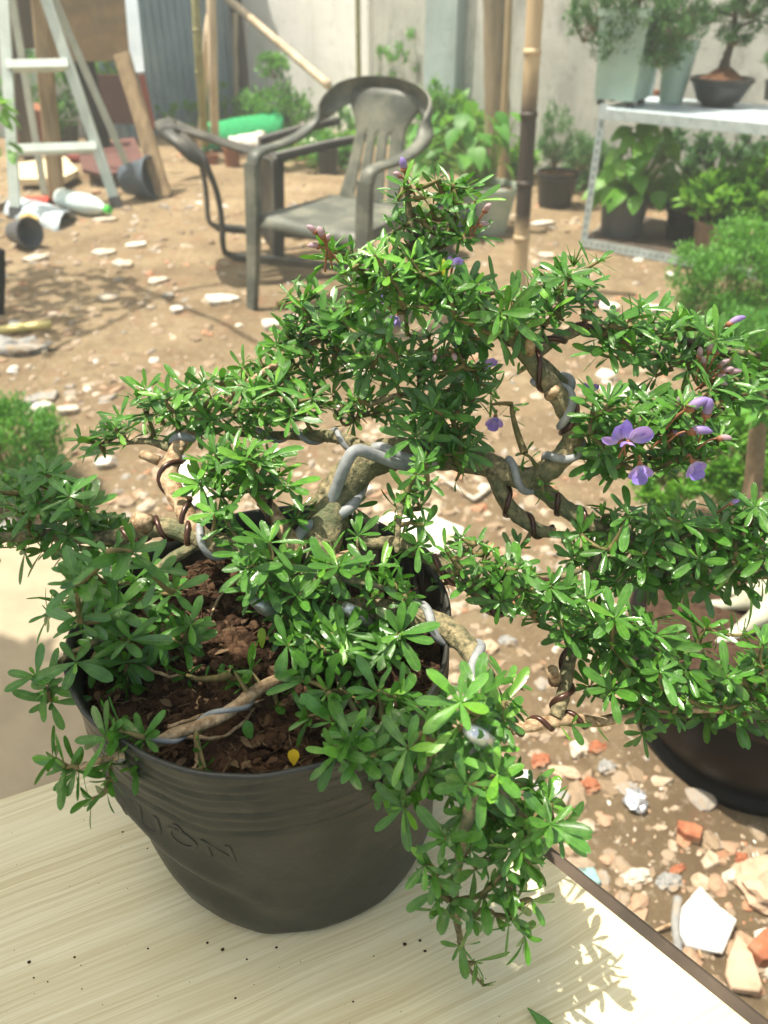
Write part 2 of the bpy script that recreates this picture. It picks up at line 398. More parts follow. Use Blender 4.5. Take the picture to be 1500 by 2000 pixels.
# ------------------------------------------------------------------ walls
WA=Vector((-1.42,8.8,0)); WB=Vector((1.28,5.9,0)); WD=(WB-WA).normalized(); WN=Vector((WD.y,-WD.x,0))
if WN.y>0: WN=-WN
def wallpt(px,py):
    r=ray(px,py); c=Vector((0,0,H)); t=((WA-c).dot(WN))/(r.dot(WN)); return c+r*t
Zu=Vector((0,0,1))
split=wallpt(722,100); sl=(split-WA).dot(WD)
def plaster(name,c1,c2,stain,bias,rough=.85,d=1.2):
    m,nt,b,o=nodes(name)
    c=ramp(nt,noise_n(nt,1.6,9,.65),[(.35,c2),(.65,c1)])
    c=mixc(nt,ramp(nt,noise_n(nt,d,9,.68,sc=(1,1,.45)),[(bias,(0,0,0)),(bias+.14,(.9,.9,.9))]),c,stain)
    c=mixc(nt,ramp(nt,noise_n(nt,5,8,.7,sc=(1,1,.12)),[(.52,(0,0,0)),(.72,(.6,.6,.6))]),c,tuple(x*.75 for x in stain))
    c=mixc(nt,ramp(nt,noise_n(nt,14,9,.72),[(.56,(0,0,0)),(.70,(.55,.55,.55))]),c,tuple(x*.8 for x in stain))
    nt.links.new(c,b.inputs['Base Color']); b.inputs['Roughness'].default_value=rough; b.inputs['Specular IOR Level'].default_value=.2
    bump(nt,b,noise_n(nt,25,10,.7),.5,.01); return m
def slab(name,p,l,hgt,th,m,label,cat,z0=-.05):
    mb=MB(); c=p+WD*l/2-WN*th/2; box(mb,(0,0,hgt/2+z0),(l,th,hgt),(WD,WN,Zu)); o=mb.build(name,m,None,False); o.location=c
    return tag(o,label,cat)
slab('rendered_wall',WA+WD*.02,sl-.02,3.2,.16,plaster('pale_render',(.88,.865,.82),(.80,.785,.735),(.60,.59,.53),.60),'pale smooth rendered wall panel between the blue corrugated sheets and the grey stained wall','wall')
slab('concrete_wall',WA+WD*(sl+.012),5.2,3.3,.18,plaster('stained_concrete',(.56,.555,.50),(.38,.385,.345),(.20,.21,.18),.53,d=2.6),'rough grey stained concrete wall behind the plant shelf','wall')
# painted buttress on the wall
q=wallpt(877,60); mb=MB(); box(mb,(0,0,1.5),(.34,.10,3.1),(WD,WN,Zu)); o=mb.build('wall_pilaster',plaster('bluish_paint',(.40,.48,.47),(.30,.37,.36),(.24,.25,.22),.5),None,False)
o.location=Vector((q.x,q.y,0))+WN*.045; tag(o,'narrow blue-grey painted pilaster on the concrete wall right of the white panel','pilaster')
# corrugated sheet fence
CA=Vector((-2.30,7.15,0)); CB=Vector((-1.46,8.93,0)); CD=(CB-CA).normalized(); CN=Vector((CD.y,-CD.x,0)); L=(CB-CA).length
mb=MB(); n=150; vs=[]; fs=[]
for i in range(n+1):
    s=L*i/n; w=(s/.105)%1; hgt=.035 if .18<w<.42 else (.035*(w/.18) if w<.18 else (.035*(1-(w-.42)/.18) if w<.6 else 0))
    p=CA+CD*s+CN*hgt
    vs+=[p+Vector((0,0,-.03)),p+Vector((0,0,3.0))]
for i in range(n): fs.append((2*i,2*i+2,2*i+3,2*i+1))
mb.add(vs,fs)
o=mb.build('corrugated_fence',mat('blue_grey_sheet',(.21,.30,.37),(.15,.22,.28),2,.5,.1,8,.003,.4,dirt=(.32,.38,.41),dscale=1.2),None,False); s=o.modifiers.new('solid','SOLIDIFY'); s.thickness=.002
tag(o,'blue-grey corrugated metal sheet fence behind the bamboo poles','fence')
# block wall at far left
mb=MB(); box(mb,(0,0,1.4),(4.2,.15,2.9)); o=mb.build('block_wall',plaster('grey_block',(.52,.52,.49),(.42,.42,.39),(.32,.33,.3),.6),None,False); o.location=(-4.35,7.6,0)
tag(o,'pale grey block wall seen behind the stepladder and timber props','wall')
# ------------------------------------------------------------------ poles and props
def pole(name,pts,r,m,label,cat,nodes_at=None,n=10,group=None,lump=.05):
    mb=MB(); pts=[Vector(p) for p in pts]; base=pts[0]
    ctrl=spline([(p,rr) for p,rr in zip(pts,r)],8)
    tube(mb,[c[0] for c in ctrl],[c[1] for c in ctrl],n,lump=lump)
    o=mb.build(name,m,None,origin=base)
    if nodes_at:
        for t in nodes_at:
            nb=MB()
            i=min(int(t*(len(ctrl)-1)),len(ctrl)-2); d=(ctrl[i+1][0]-ctrl[i][0]).normalized(); rr=ctrl[i][1]
            tube(nb,[ctrl[i][0]-d*.012,ctrl[i][0]-d*.004,ctrl[i][0]+d*.004,ctrl[i][0]+d*.012],[rr*1.01,rr*1.14,rr*1.14,rr*1.01],n)
            nb.build('cane_node',m,o)
    return tag(o,label,cat,group)
# burnt bamboo post in front
m,nt,b,o=nodes('scorched_bamboo')
c=ramp(nt,noise_n(nt,16,8,.6,sc=(1,1,.2)),[(.3,(.40,.29,.16)),(.7,(.58,.44,.27))])
sx=N(nt,'ShaderNodeSeparateXYZ'); tc=N(nt,'ShaderNodeTexCoord'); nt.links.new(tc.outputs['Object'],sx.inputs[0])
ad=N(nt,'ShaderNodeMath',operation='MULTIPLY_ADD'); nt.links.new(noise_n(nt,6,5,.6),ad.inputs[0]); ad.inputs[1].default_value=.22; nt.links.new(sx.outputs['Z'],ad.inputs[2])
f=ramp(nt,ad.outputs[0],[(.36,(0,0,0)),(.46,(1,1,1)),(.84,(1,1,1)),(1.0,(0,0,0))])
nt.links.new(mixc(nt,f,c,(.05,.038,.03)),b.inputs['Base Color']); b.inputs['Roughness'].default_value=.6
pb=GG(1013,570); pt=P(1048,-40,pb.y+.02)
pole('bamboo_post',[pb,pb.lerp(pt,.35),pb.lerp(pt,.7),pt,pt+(pt-pb)*.6],[.034,.034,.033,.033,.032],m,'thick bamboo post scorched dark halfway up, standing between the chair and the shelf','post',(.16,.30,.46,.60,.8))
def gp(px,py): return GG(px,py)
pole('wooden_post',[GG(972,352),P(970,150,5.75),P(968,-80,5.75)],[.085,.082,.08],MT['greywood'],'thick brown stained tree post against the grey wall behind the plants','post',n=14,lump=.15)
pole('wooden_pole',[GG(978,365),P(990,120,5.5),P(997,-60,5.5)],[.025,.024,.022],MT['bamboo'],'thin pale pole leaning against the thick brown post','pole')
pole('bamboo_pole',[GG(402,295),P(390,140,6.3),P(378,-60,6.3)],[.032,.03,.028],MT['olivecane'],'thin olive green bamboo pole before the corrugated fence','pole',(.3,.52,.7))
pole('peeled_pole',[GG(421,292),P(416,150,6.6),P(411,-60,6.6)],[.034,.034,.032],MT['palepole'],'pale peeled pole standing straight right of the olive bamboo pole','pole')
pole('peeled_pole',[GG(392,285),P(402,100,6.7),P(408,30,6.75)],[.026,.026,.022],MT['palepole'],'short pale peeled stick leaning between the two upright poles','pole')
a0=wallpt(500,-10)+WN*.35; a1=wallpt(695,162)+WN*.30
pole('leaning_branch',[a1,a1.lerp(a0,.4),a0,a0+(a0-a1)*.2],[.036,.034,.033,.03],MT['palepole'],'long pale branch leaning diagonally across the white wall panel','branch')
a0=wallpt(722,190)+WN*.12; a1=wallpt(720,-60)+WN*.12
pole('thin_cane',[Vector((a0.x,a0.y,0)),a0,a1],[.024,.022,.02],MT['olivecane'],'thin grey-green cane upright at the joint of white and grey walls','cane',(.5,.75))
def bm(name,p,q,w,d,m,label,cat,up=None,warp=.004):
    mb=MB(); p=Vector(p); beam(mb,p,q,w,d,up,warp=warp); return tag(mb.build(name,m,None,False,origin=p),label,cat)
q0=GG(484,226); bm('dark_post',q0,P(458,-60,q0.y),.13,.1,MT['darkwood'],'dark timber post in the corner of fence and white wall','post',WN)
q1=q0+Vector((-.10,-.12,0)); bm('wooden_batten',q1,P(459,25,q1.y),.05,.03,MT['palepole'],'pale narrow batten nailed before the dark corner post','batten',WN)
# ------------------------------------------------------------------ stepladder
fr=GG(230,408); fl=GG(30,425); tr=P(60,-90,fr.y+.18); tl=P(2,-90,fl.y+.38)
st=thing('stepladder',(fl+fr)/2,'grey-white aluminium stepladder standing on the soil before the timber table','stepladder')
lp=[(-.03,-.012),(.03,-.012),(.03,.012),(-.03,.012)]
for f,t in ((fr,tr),(fl,tl)):
    mb=MB(); sweep(mb,[f,f.lerp(t,.5),t],Vector((0,-1,.1)),lp); mb.build('leg',MT['metal'],st,False)
    mb=MB(); sweep(mb,[f-Vector((0,0,.01)),f.lerp(t,.05)],Vector((0,-1,.1)),[(-.034,-.016),(.034,-.016),(.034,.016),(-.034,.016)]); mb.build('rubber_foot',MT['greypot'],st,False)
for (pl,pr) in (((4,281),(172,277)),((0,116),(132,112)),((2,-40),(95,-42))):
    mb=MB(); k=(pl[1]-425)/(-90-425); a=fl.lerp(tl,.0); 
    tl_=(425-pl[1])/(515); A=fl.lerp(tl,tl_*1.0); B=fr.lerp(tr,(408-pr[1])/498)
    sweep(mb,[A,B],Vector((0,-1,.6)),[(-.022,-.03),(.022,-.03),(.022,.03),(-.022,.03)]); mb.build('rung',MT['metal'],st,False)
for f,t in ((fr,tr),(fl,tl)):
    f2=f+Vector((-.05,.62,0)); mb=MB(); sweep(mb,[Vector((f2.x,f2.y,0)),t+Vector((0,.05,0))],Vector((0,-1,.1)),[(-.02,-.01),(.02,-.01),(.02,.01),(-.02,.01)]); mb.build('rear_leg',MT['metal'],st,False)
# ------------------------------------------------------------------ timber table with plywood hanging down
def panel(name,corners,Y,th,m,label,cat,ys=None):
    pts=[P(x,y,(ys[i] if ys else Y)) for i,(x,y) in enumerate(corners)]
    mb=MB(); k=len(pts); nn=(pts[1]-pts[0]).cross(pts[2]-pts[0]).normalized()
    if nn.y<0: nn=-nn
    vs=pts+[p+nn*th for p in pts]; mb.add(vs,[tuple(range(k))]+[tuple(range(2*k-1,k-1,-1))]+[(i,i+k,(i+1)%k+k,(i+1)%k) for i in range(k)])
    c=sum(pts,Vector())/k
    return tag(mb.build(name,m,None,False,origin=Vector((c.x,c.y,min(p.z for p in pts)))),label,cat)
panel('plywood_board',[(80,-60),(238,-60),(252,119),(92,121)],5.62,.02,MT['ply'],'brown stained plywood board propped up behind the stepladder','board')
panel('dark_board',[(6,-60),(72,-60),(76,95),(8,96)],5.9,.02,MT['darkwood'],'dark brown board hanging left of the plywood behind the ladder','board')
w0=GG(112,395); bm('wooden_post',w0,P(72,-60,w0.y+.05),.085,.07,MT['wood'],'upright yellowish timber post right behind the stepladder','post')
w0=GG(322,388); bm('wooden_prop',w0,P(238,105,5.5),.095,.05,MT['wood'],'weathered plank leaning from the soil up to the plywood board','plank')
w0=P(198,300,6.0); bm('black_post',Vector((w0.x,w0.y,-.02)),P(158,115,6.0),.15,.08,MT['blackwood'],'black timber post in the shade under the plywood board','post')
w0=P(38,205,6.1); bm('timber_stump',Vector((w0.x,w0.y,0)),P(20,90,6.1),.11,.08,MT['darkwood'],'dark squared post below the dark board at far left','post')
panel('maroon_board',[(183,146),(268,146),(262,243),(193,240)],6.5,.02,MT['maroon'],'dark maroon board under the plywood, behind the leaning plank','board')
panel('red_board',[(270,147),(280,146),(303,252),(296,255)],6.0,.03,MT['redpaint'],'narrow red-edged board beside the leaning plank','board')
panel('metal_strip',[(232,-60),(262,-60),(282,140),(258,142)],5.8,.006,MT['sheet'],'pale bluish sheet metal strip leaning beside the plywood','metal sheet',ys=[6.0,6.0,5.75,5.75])
panel('clay_block',[(20,205),(84,218),(86,300),(28,312)],6.3,.25,MT['terra'],'orange brown clay block stack behind the ladder','clay block')
panel('buff_board',[(32,318),(128,305),(152,332),(120,348),(34,350)],5.75,.04,MT['buff'],'sunlit buff board lying behind the ladder legs','board',ys=[6.0,6.05,5.7,5.5,5.5])
panel('pale_block',[(42,92),(74,97),(74,215),(44,215)],7.0,.1,MT['metal'],'whitish slab standing behind the ladder rungs','slab')
panel('red_shade_panel',[(150,283),(262,268),(285,322),(205,342),(160,330)],5.9,.03,MT['maroon'],'dark red-brown board lying in the shade behind the ladder and plank','board',ys=[6.1,6.1,5.7,5.5,5.6])  # dark panel put in to stand for shade behind the ladder
panel('shade_panel',[(20,240),(150,236),(152,300),(22,305)],7.2,.03,MT['darkwood'],'dark board standing low behind the ladder rungs','board')  # second dark panel standing for background shade
# curved red sheet, bucket, bottle, rags
def curved(name,p,q,w,arch,m,label,cat,n=10):
    mb=MB(); p=Vector(p);q=Vector(q); d=(q-p); s=Vector((0,1,0)); vs=[];fs=[]
    for i in range(n+1):
        t=i/n
        for k in range(5):
            u=k/4-.5; vs.append(p+d*t+s*w*u+Vector((0,0,arch*(1-4*u*u)+.02*noise.noise(Vector((t*3,u*3,7))))))
    for i in range(n):
        for k in range(4): fs.append((i*5+k,(i+1)*5+k,(i+1)*5+k+1,i*5+k+1))
    mb.add(vs,fs); o=mb.build(name,m,None,origin=p); sm=o.modifiers.new('solid','SOLIDIFY'); sm.thickness=.006; return tag(o,label,cat)
curved('roof_tile',GG(130,315)+Vector((0,0,.02)),GG(245,305)+Vector((0,0,.03)),.30,.09,MT['redpaint'],'curved dull red sheet lying under the plywood','sheet')
curved('crumpled_sheet',GG(28,405)+Vector((0,0,.02)),GG(132,440)+Vector((0,0,.01)),.34,.07,MT['sheet'],'pale blue-white crumpled sheet at the foot of the ladder','sheet')
curved('red_rag',GG(56,398)+Vector((0,0,.015)),GG(100,403)+Vector((0,0,.01)),.12,.05,mat('red_cloth',(.5,.05,.03),(.35,.03,.02),20,.8),'small bright red rag behind the ladder foot','rag')
curved('white_rag',GG(-8,415)+Vector((0,0,.015)),GG(22,400)+Vector((0,0,.01)),.2,.05,MT['whitestone'],'dirty white rag left of the ladder foot','rag')
def tipped_pot(name,px,py,r,L,ang,m,label,cat):
    g=GG(px,py); mb=MB(); n=24; vs=[];fs=[]
    prof=[(r*.74,0),(r,L),(r*1.04,L),(r*1.04,L*.93),(r*.95,L*.93)] 
    prof=[(0.001,.004),(r*.74,0),(r*.99,L*.92),(r*1.06,L*.93),(r*1.06,L),(r*.98,L),(r*.72,.01),(0.001,.012)]
    lathe(mb,prof,(0,0,0),24)
    o=mb.build(name,m,None); o.location=g+Vector((0,0,r*.95)); o.rotation_euler=(R(82),R(0),ang); return tag(o,label,cat)
tipped_pot('tipped_pot',252,385,.12,.20,R(75),mat('slate_plastic',(.10,.13,.16),(.07,.09,.11),8,.5),'slate blue plastic pot tipped over beside the leaning plank','pot')
tipped_pot('tipped_pot',36,482,.075,.13,R(60),MT['greypot'],'dark grey plastic pot lying on its side below the ladder','pot')
g=GG(60,447); mb=MB(); rock(mb,(0,0,.03),.06,.05,.06,5,1,.4); o=mb.build('yellow_scrap',MT['yellowcloth'],None,False); o.location=g; tag(o,'small mustard yellow scrap above the tipped grey pot','scrap')
bt=thing('plastic_bottle',GG(172,418),'large cloudy plastic bottle with green cap lying behind the ladder leg','bottle')
p0=GG(122,405)+Vector((0,0,.06)); p1=GG(218,428)+Vector((0,0,.055)); d=(p1-p0)
mb=MB(); rr=[.02,.055,.062,.058,.062,.060,.063,.060,.05,.03,.018,.018]; ts=[0,.01,.06,.2,.3,.42,.5,.62,.74,.85,.88,.93]
tube(mb,[p0+d*t for t in ts],rr,18); mb.build('bottle_body',MT['bottle'],bt)
mb=MB(); tube(mb,[p0+d*.92,p0+d*1.0],[.023,.022],14); mb.build('cap',MT['greencap'],bt,False)
# ------------------------------------------------------------------ chair
def chair_parts(t,pl):
    def add(name,mb,solid=None,sub=0,smooth=True):
        o=mb.build(name,pl,None,smooth); o.parent=t
        if sub: s=o.modifiers.new('sub','SUBSURF'); s.levels=sub; s.render_levels=sub
        if solid: s=o.modifiers.new('solid','SOLIDIFY'); s.thickness=solid; s.offset=-1
        return o
    mb=MB(); n=14; vs=[];fs=[]
    for j in range(n+1):
        v=j/n; y=-.245+.43*v; hw=.252-.045*v
        for i in range(n+1):
            u=i/n*2-1; z=.415-.018*(1-u*u)*(1-abs(2*v-1)**2)+.006*v
            lip=max(0,abs(u)-.9)/.1; z-=.02*lip
            if j==0: z-=.045
            if j==1: z-=.006
            vs.append(Vector((u*hw,y if j else y+.004,z)))
    for j in range(n):
        for i in range(n): fs.append((j*(n+1)+i,j*(n+1)+i+1,(j+1)*(n+1)+i+1,(j+1)*(n+1)+i))
    mb.add(vs,fs); add('seat',mb,.006)
    mb=MB()
    for (x,y) in ((-1,0),(1,0)):       # skirt under the seat
        beam(mb,(x*.238,-.225,.385),(x*.198,.185,.39),.012,.05,(0,0,1),seg=2)
    beam(mb,(-.2,.19,.385),(.2,.19,.385),.012,.05,(0,0,1),seg=2)
    add('seat_apron',mb,None,0,False)
    # backrest with three slots
    mb=MB(); nu,nv=21,16; vs=[];fs=[]
    for j in range(nv+1):
        v=j/nv; z=.40+.455*v; hw=(.165-.050*math.sin(min(v*1.1,1)*math.pi*.62)+.085*max(0,v-.66)/.34)
        for i in range(nu+1):
            u=i/nu*2-1; y=.175+.10*v+.020*v*v-.028*(1-u*u)*(.4+.6*v)+.03*abs(u)**2*0
            vs.append(Vector((u*hw,y,z-(.030*u*u if j==nv else 0))))
    for j in range(nv):
        for i in range(nu):
            if i in (5,10,15) and 1<=j<=9: continue
            fs.append((j*(nu+1)+i,j*(nu+1)+i+1,(j+1)*(nu+1)+i+1,(j+1)*(nu+1)+i))
    mb.add(vs,fs); add('backrest',mb,.006)
    # one arch: arm, back hoop, arm
    half=[(-.262,-.215,.60),(-.262,-.20,.638),(-.266,-.16,.652),(-.270,-.08,.655),(-.272,0,.662),(-.270,.08,.680),(-.264,.15,.712),(-.250,.205,.757),(-.218,.248,.800),(-.165,.272,.834),(-.09,.284,.852),(0,.288,.858)]
    pts=half+[(-x,y,z) for x,y,z in half[-2::-1]]
    ctrl=spline([(Vector(p),0) for p in pts],3); P3=[c[0] for c in ctrl]; ups=[]
    for p in P3:
        k=min(max((p.z-.66)/.15,0),1); o=Vector((p.x*.4,1,0.25)).normalized(); ups.append((Vector((0,0,1))*(1-k)+o*k*1.0).normalized())
    for i in range(3): 
        ups[i]=Vector((0,-1,.1*i)).normalized(); ups[-1-i]=ups[i].copy()
    mb=MB(); pr=[(-.030,-.012),(-.026,.002),(-.014,.009),(.014,.009),(.026,.002),(.030,-.012),(.024,-.006),(.012,.002),(-.012,.002),(-.024,-.006)]
    sc_=[(1+.55*min(max((p.z-.70)/.12,0),1),1) for p in P3]; sweep(mb,P3,ups,pr,sc_); add('armrest',mb)
    for s in (-1,1):                    # front legs, up to the arm
        mb=MB(); pts=[Vector((s*.285,-.265,0)),Vector((s*.272,-.245,.2)),Vector((s*.262,-.228,.42)),Vector((s*.262,-.215,.61))]
        pr=[(-.024,-.014),(.024,-.014),(.026,.0),(.024,.014),(.014,.008),(-.014,.008),(-.024,.014),(-.026,0)]
        sweep(mb,pts,[Vector((0,1,0))]*4,pr,[(.8,1),(.95,1.1),(1.15,1.2),(1.1,1)]); add('leg',mb,None,0,False)
        mb=MB(); pts=[Vector((s*.245,.315,0)),Vector((s*.228,.265,.2)),Vector((s*.205,.205,.40))]
        sweep(mb,pts,[Vector((0,1,0))]*3,pr,[(.85,1),(1.1,1.1),(1.3,1.2)]); add('leg',mb,None,0,False)
    # arm stays between backrest and seat
ch=thing('plastic_chair',(-.19,3.285,0),'dusty dark grey plastic armchair standing upright on the soil','chair','plastic garden chairs')
chair_parts(ch,MT['plastic']); ch.rotation_euler=(0,0,R(-35)); ch.location=(-.165,3.30,.0); ch.scale=(1.06,1.05,.955)
c2=copy_tree(ch); 
for o_ in [x for x in col.objects if x.parent==c2]:
    for s_ in o_.material_slots: s_.link='OBJECT'; s_.material=MT['darkplastic']
c2['label']='dark grey plastic armchair toppled forward onto its arms behind the upright chair'
c2.rotation_mode='QUATERNION'
# fallen forward: local up -> left, local back -> up
lz=Vector((-.93,-.30,.10)).normalized(); lx=Vector((.30,-.93,0)); lx=(lx-lz*lx.dot(lz)).normalized(); ly=lz.cross(lx)
c2.rotation_quaternion=Matrix((lx,ly,lz)).transposed().to_quaternion(); c2.location=P(330,280,3.75)-lz*.85-ly*.28; c2.location.z=.285; c2.scale=(1,1,1)
# ------------------------------------------------------------------ metal shelf
S0=GG(1132,482); SX=Vector((.80,-.60,0)); SY=Vector((.60,.80,0)); SL,SW=1.25,.60
sh=thing('metal_shelf',S0,'galvanised slotted angle shelf unit by the grey wall holding potted bonsai','shelf')
def ang(mb,p,q,s1,s2,w=.036):
    p=Vector(p);q=Vector(q)
    for a,bv in ((s1,s2),(s2,s1)):
        d=(q-p).normalized()
        vs=[p,p+a*w,q+a*w,q]; nn=bv*.0025
        vs2=vs+[v+nn for v in vs]
        mb.add(vs2,[(0,1,2,3),(7,6,5,4),(0,4,5,1),(1,5,6,2),(2,6,7,3),(3,7,4,0)])
    # dark slots
SH=.66
SLOT=mat('shaded_slot',(.20,.25,.25),(.15,.19,.19),20,.8)
for i,(a,bb,hh) in enumerate(((0,0,SH+.02),(1,0,SH+.02),(0,1,1.9),(1,1,1.9))):
    p=S0+SX*SL*a+SY*SW*bb; p.z=.0; mb=MB()
    ang(mb,p,p+Vector((0,0,hh)),SX*(1-2*a),SY*(1-2*bb)); o=mb.build('post',MT['galv'],sh,False)
    hb=MB(); k=0
    for z in [x*.04+.03 for x in range(int(hh/.04)-1)]:
        c=p+SX*(1-2*a)*.018-SY*(1-2*bb)*.0006+Vector((0,0,z)); ww=SX*.006; vv=Vector((0,0,.012)); hb.add([c-ww-vv,c+ww-vv,c+ww+vv,c-ww+vv],[(0,1,2,3)])
    hb.build('slot',SLOT,o,False)
for z,nm in ((SH,'top_rail'),(.05,'bottom_rail')):
    for a in (0,1):
        p=S0+SY*SW*a+SX*.004-SY*(.004*(1-2*a)); p.z=z; mb=MB(); hgt=.045
        q=p+SX*(SL-.008)
        vs=[p,q,q+Vector((0,0,hgt*-1)),p+Vector((0,0,-hgt))]; nn=SY*(-.003); mb.add(vs+[v+nn for v in vs],[(0,1,2,3),(7,6,5,4),(0,4,5,1),(1,5,6,2),(2,6,7,3),(3,7,4,0)])
        o=mb.build(nm,MT['galv'],sh,False)
        if a==0 and nm=='bottom_rail':
            hb=MB()
            for i in range(38):
                c=p+SX*(.03+i*.032)+Vector((0,0,-hgt/2))-SY*.0036; ww=SX*.008; vv=Vector((0,0,.005)); hb.add([c-ww-vv,c+ww-vv,c+ww+vv,c-ww+vv],[(0,1,2,3)])
            hb.build('slot',SLOT,o,False)
for a in (0,1):
    for z in (SH,.05):
        p=S0+SX*(SL*a+.002*(1-2*a))+SY*.01; p.z=z; q=p+SY*(SW-.02); mb=MB(); beam(mb,p-Vector((0,0,.02)),q-Vector((0,0,.02)),.003,.04,(0,0,1),seg=1); mb.build('side_rail',MT['galv'],sh,False)
mb=MB(); c=S0+SX*SL/2+SY*SW/2; box(mb,(c.x,c.y,SH-.006),(SL-.01,SW-.012,.008),(SX,SY,Zu)); mb.build('shelf_board',MT['sheet'],sh,False)
mb=MB(); box(mb,(c.x,c.y,.044),(SL-.01,SW-.012,.008),(SX,SY,Zu)); mb.build('shelf_board',MT['darkwood'],sh,False)  # dark tone stands for the open, shaded shelf bottom
# ------------------------------------------------------------------ plants behind
def pot_lathe(mb,c,r,h,taper=.75,n=28,rim=True,wall=.006):
    pr=[(.001,.0),(r*taper,.0),(r*(taper+(1-taper)*.85),h*.85)]
    if rim: pr+=[(r*1.0,h*.86),(r*1.04,h*.87),(r*1.04,h)]
    else: pr+=[(r,h)]
    pr+=[(r*.95,h),(r*.93,h*.88),(.001,h*.88)]
    lathe(mb,pr,c,n)
def potted(name,loc,r,h,pm,label,cat,taper=.75,group=None,rim=True):
    t=thing(name,loc,label,cat,group); mb=MB(); pot_lathe(mb,loc,r,h,taper,rim=rim); mb.build('pot',pm,t,sharp=40)
    mb=MB(); lathe(mb,[(r*.93,h*.885),(r*.5,h*.93),(.001,h*.94)],loc,18,fn=lambda r_,z,a,j:(r_,z+.01*noise.noise(Vector((r_*30*math.cos(a),r_*30*math.sin(a),1))))); mb.build('soil',MT['soil'],t)
    return t
def bush(t,c,rx,ry,rz,clumps,per,L,W,m,seed,shape=1,crad=.28,name='foliage',a=(0,1),hole=0,rows=3,cols=1,up=.5):
    r=random.Random(seed); mb=MB(); tw=MB(); c=Vector(c); base=c-Vector((0,0,rz))
    for i in range(clumps):
        v=rvec(r); k=r.uniform(.35,1)**.6; p=c+Vector((v.x*rx*k,v.y*ry*k,v.z*rz*k)); ta=r.uniform(*a)
        tube(tw,[base,base.lerp(p,.45)+rvec(r)*rx*.12,base.lerp(p,.85)],[.0022,.0014,.0006],4,cap=False)
        for j in range(per):
            q=p+rvec(r)*crad*min(rx,ry)*r.uniform(.2,1); d=(q-base).normalized()*.7+rvec(r)*.8+Vector((0,0,up))
            leaf(mb,q,d,Vector((0,0,1))+rvec(r)*.7,L*r.uniform(.6,1.25),W*r.uniform(.7,1.2),r.uniform(0,.4),.15,min(1,max(0,ta+r.uniform(-.25,.25))),shape,rows,cols)
    f=mb.build(name,m,t); tw.build('stem',MT['twig'],t); return f
def shrub(name,c,rx,ry,rz,clumps,per,L,W,m,seed,label,cat='shrub',group=None,**k):
    t=thing(name,Vector((c[0],c[1],0)),label,cat,group); bush(t,c,rx,ry,rz,clumps,per,L,W,m,seed,**k)
    if c[2]-rz>.05:
        mb=MB(); tube(mb,[(c[0],c[1],-.01),(c[0]+.01,c[1],(c[2]-rz)*.5),(c[0],c[1],c[2]-rz*.7)],[.02,.016,.01],8); mb.build('trunk',MT['twig'],t)
    return t
# potted juniper behind the burnt post
l=GG(1082,402); t=potted('potted_juniper',l,.125,.20,MT['blackpot'],'feathery juniper shrub in a black plastic pot between bamboo post and shelf','potted plant',.8)
bush(t,l+Vector((-.03,0,.40)),.12,.12,.20,46,34,.035,.006,MT['dark_leaf'],3,a=(.3,1)); bush(t,l+Vector((.13,.0,.30)),.16,.12,.10,40,34,.035,.006,MT['dark_leaf'],4,a=(.3,1))
# pale green pot with broad leaves
l=GG(945,452); t=potted('potted_plant',l,.17,.24,MT['olivepot'],'broad leaved plant in a pale olive pot left of the bamboo post','potted plant',.72)
r=random.Random(5); mb=MB(); sb=MB()
for i in range(46):
    an=r.uniform(0,6.28); rad=r.uniform(.05,.34); p=l+Vector((math.cos(an)*rad*.9-.12,math.sin(an)*rad*.7+.05,.32+r.uniform(0,.36)*(1-.3*rad/.34)))
    tube(sb,[l+Vector((0,0,.2)),l.lerp(p,.6)+Vector((0,0,.12)),p],[.006,.005,.003],5,cap=False)
    leaf(mb,p,Vector((math.cos(an),math.sin(an),-.35))+rvec(r)*.4,Vector((0,0,1))+rvec(r)*.3,.13,.085,.3,.15,r.uniform(0,1),2,6,2)
mb.build('foliage',MT['far_leaf'],t); sb.build('stem',MT['green_twig'],t)
mb=MB(); shard(mb,l+Vector((.05,-.03,.215)),.16,.10,.012,.3,7,4); tag(mb.build('styrofoam_chunk',MT['white'],None,False),'white foam chunk lying in the pale olive pot','foam')
l=GG(888,478)+Vector((0,.1,0)); t=potted('blue_pot',l,.11,.17,MT['bluepot'],'small dark blue plastic pot beside the pale olive pot','pot')
l=GG(840,500); t=potted('black_pot',l,.14,.20,MT['blackpot'],'black plastic pot with sparse seedling behind the bonsai tip','potted plant',.85); bush(t,l+Vector((0,0,.25)),.10,.10,.07,10,10,.03,.014,MT['far_leaf'],8)
# on the shelf
def onshelf(px,py): p=G(px,py,SH); return p
l=onshelf(1212,203); t=thing('square_planter',l,'bushy small leaved bonsai in a tall pale green square planter on the shelf','potted plant')
mb=MB(); vs=[];fs=[]; w0,w1,hh=.098,.122,.37
for (w,z) in ((w0,.025),(w1,hh),(w1+.008,hh),(w1+.008,hh+.03),(w1-.012,hh+.03),(w1-.015,hh-.01),(.001,hh-.012)):
    for (sx,sy) in ((-1,-1),(1,-1),(1,1),(-1,1)): vs.append(l+SX*sx*w+SY*sy*w+Vector((0,0,z)))
for j in range(6):
    for k in range(4): fs.append((j*4+k,j*4+(k+1)%4,(j+1)*4+(k+1)%4,(j+1)*4+k))
fs.append((3,2,1,0)); mb.add(vs,fs); mb.build('pot',MT['mintpot'],t,False)
mb=MB()
for (sx,sy) in ((-1,-1),(1,-1),(1,1),(-1,1)): box(mb,l+SX*sx*.075+SY*sy*.075+Vector((0,0,.0125)),(.03,.03,.027),(SX,SY,Zu))
mb.build('pot_foot',MT['blackpot'],t,False)
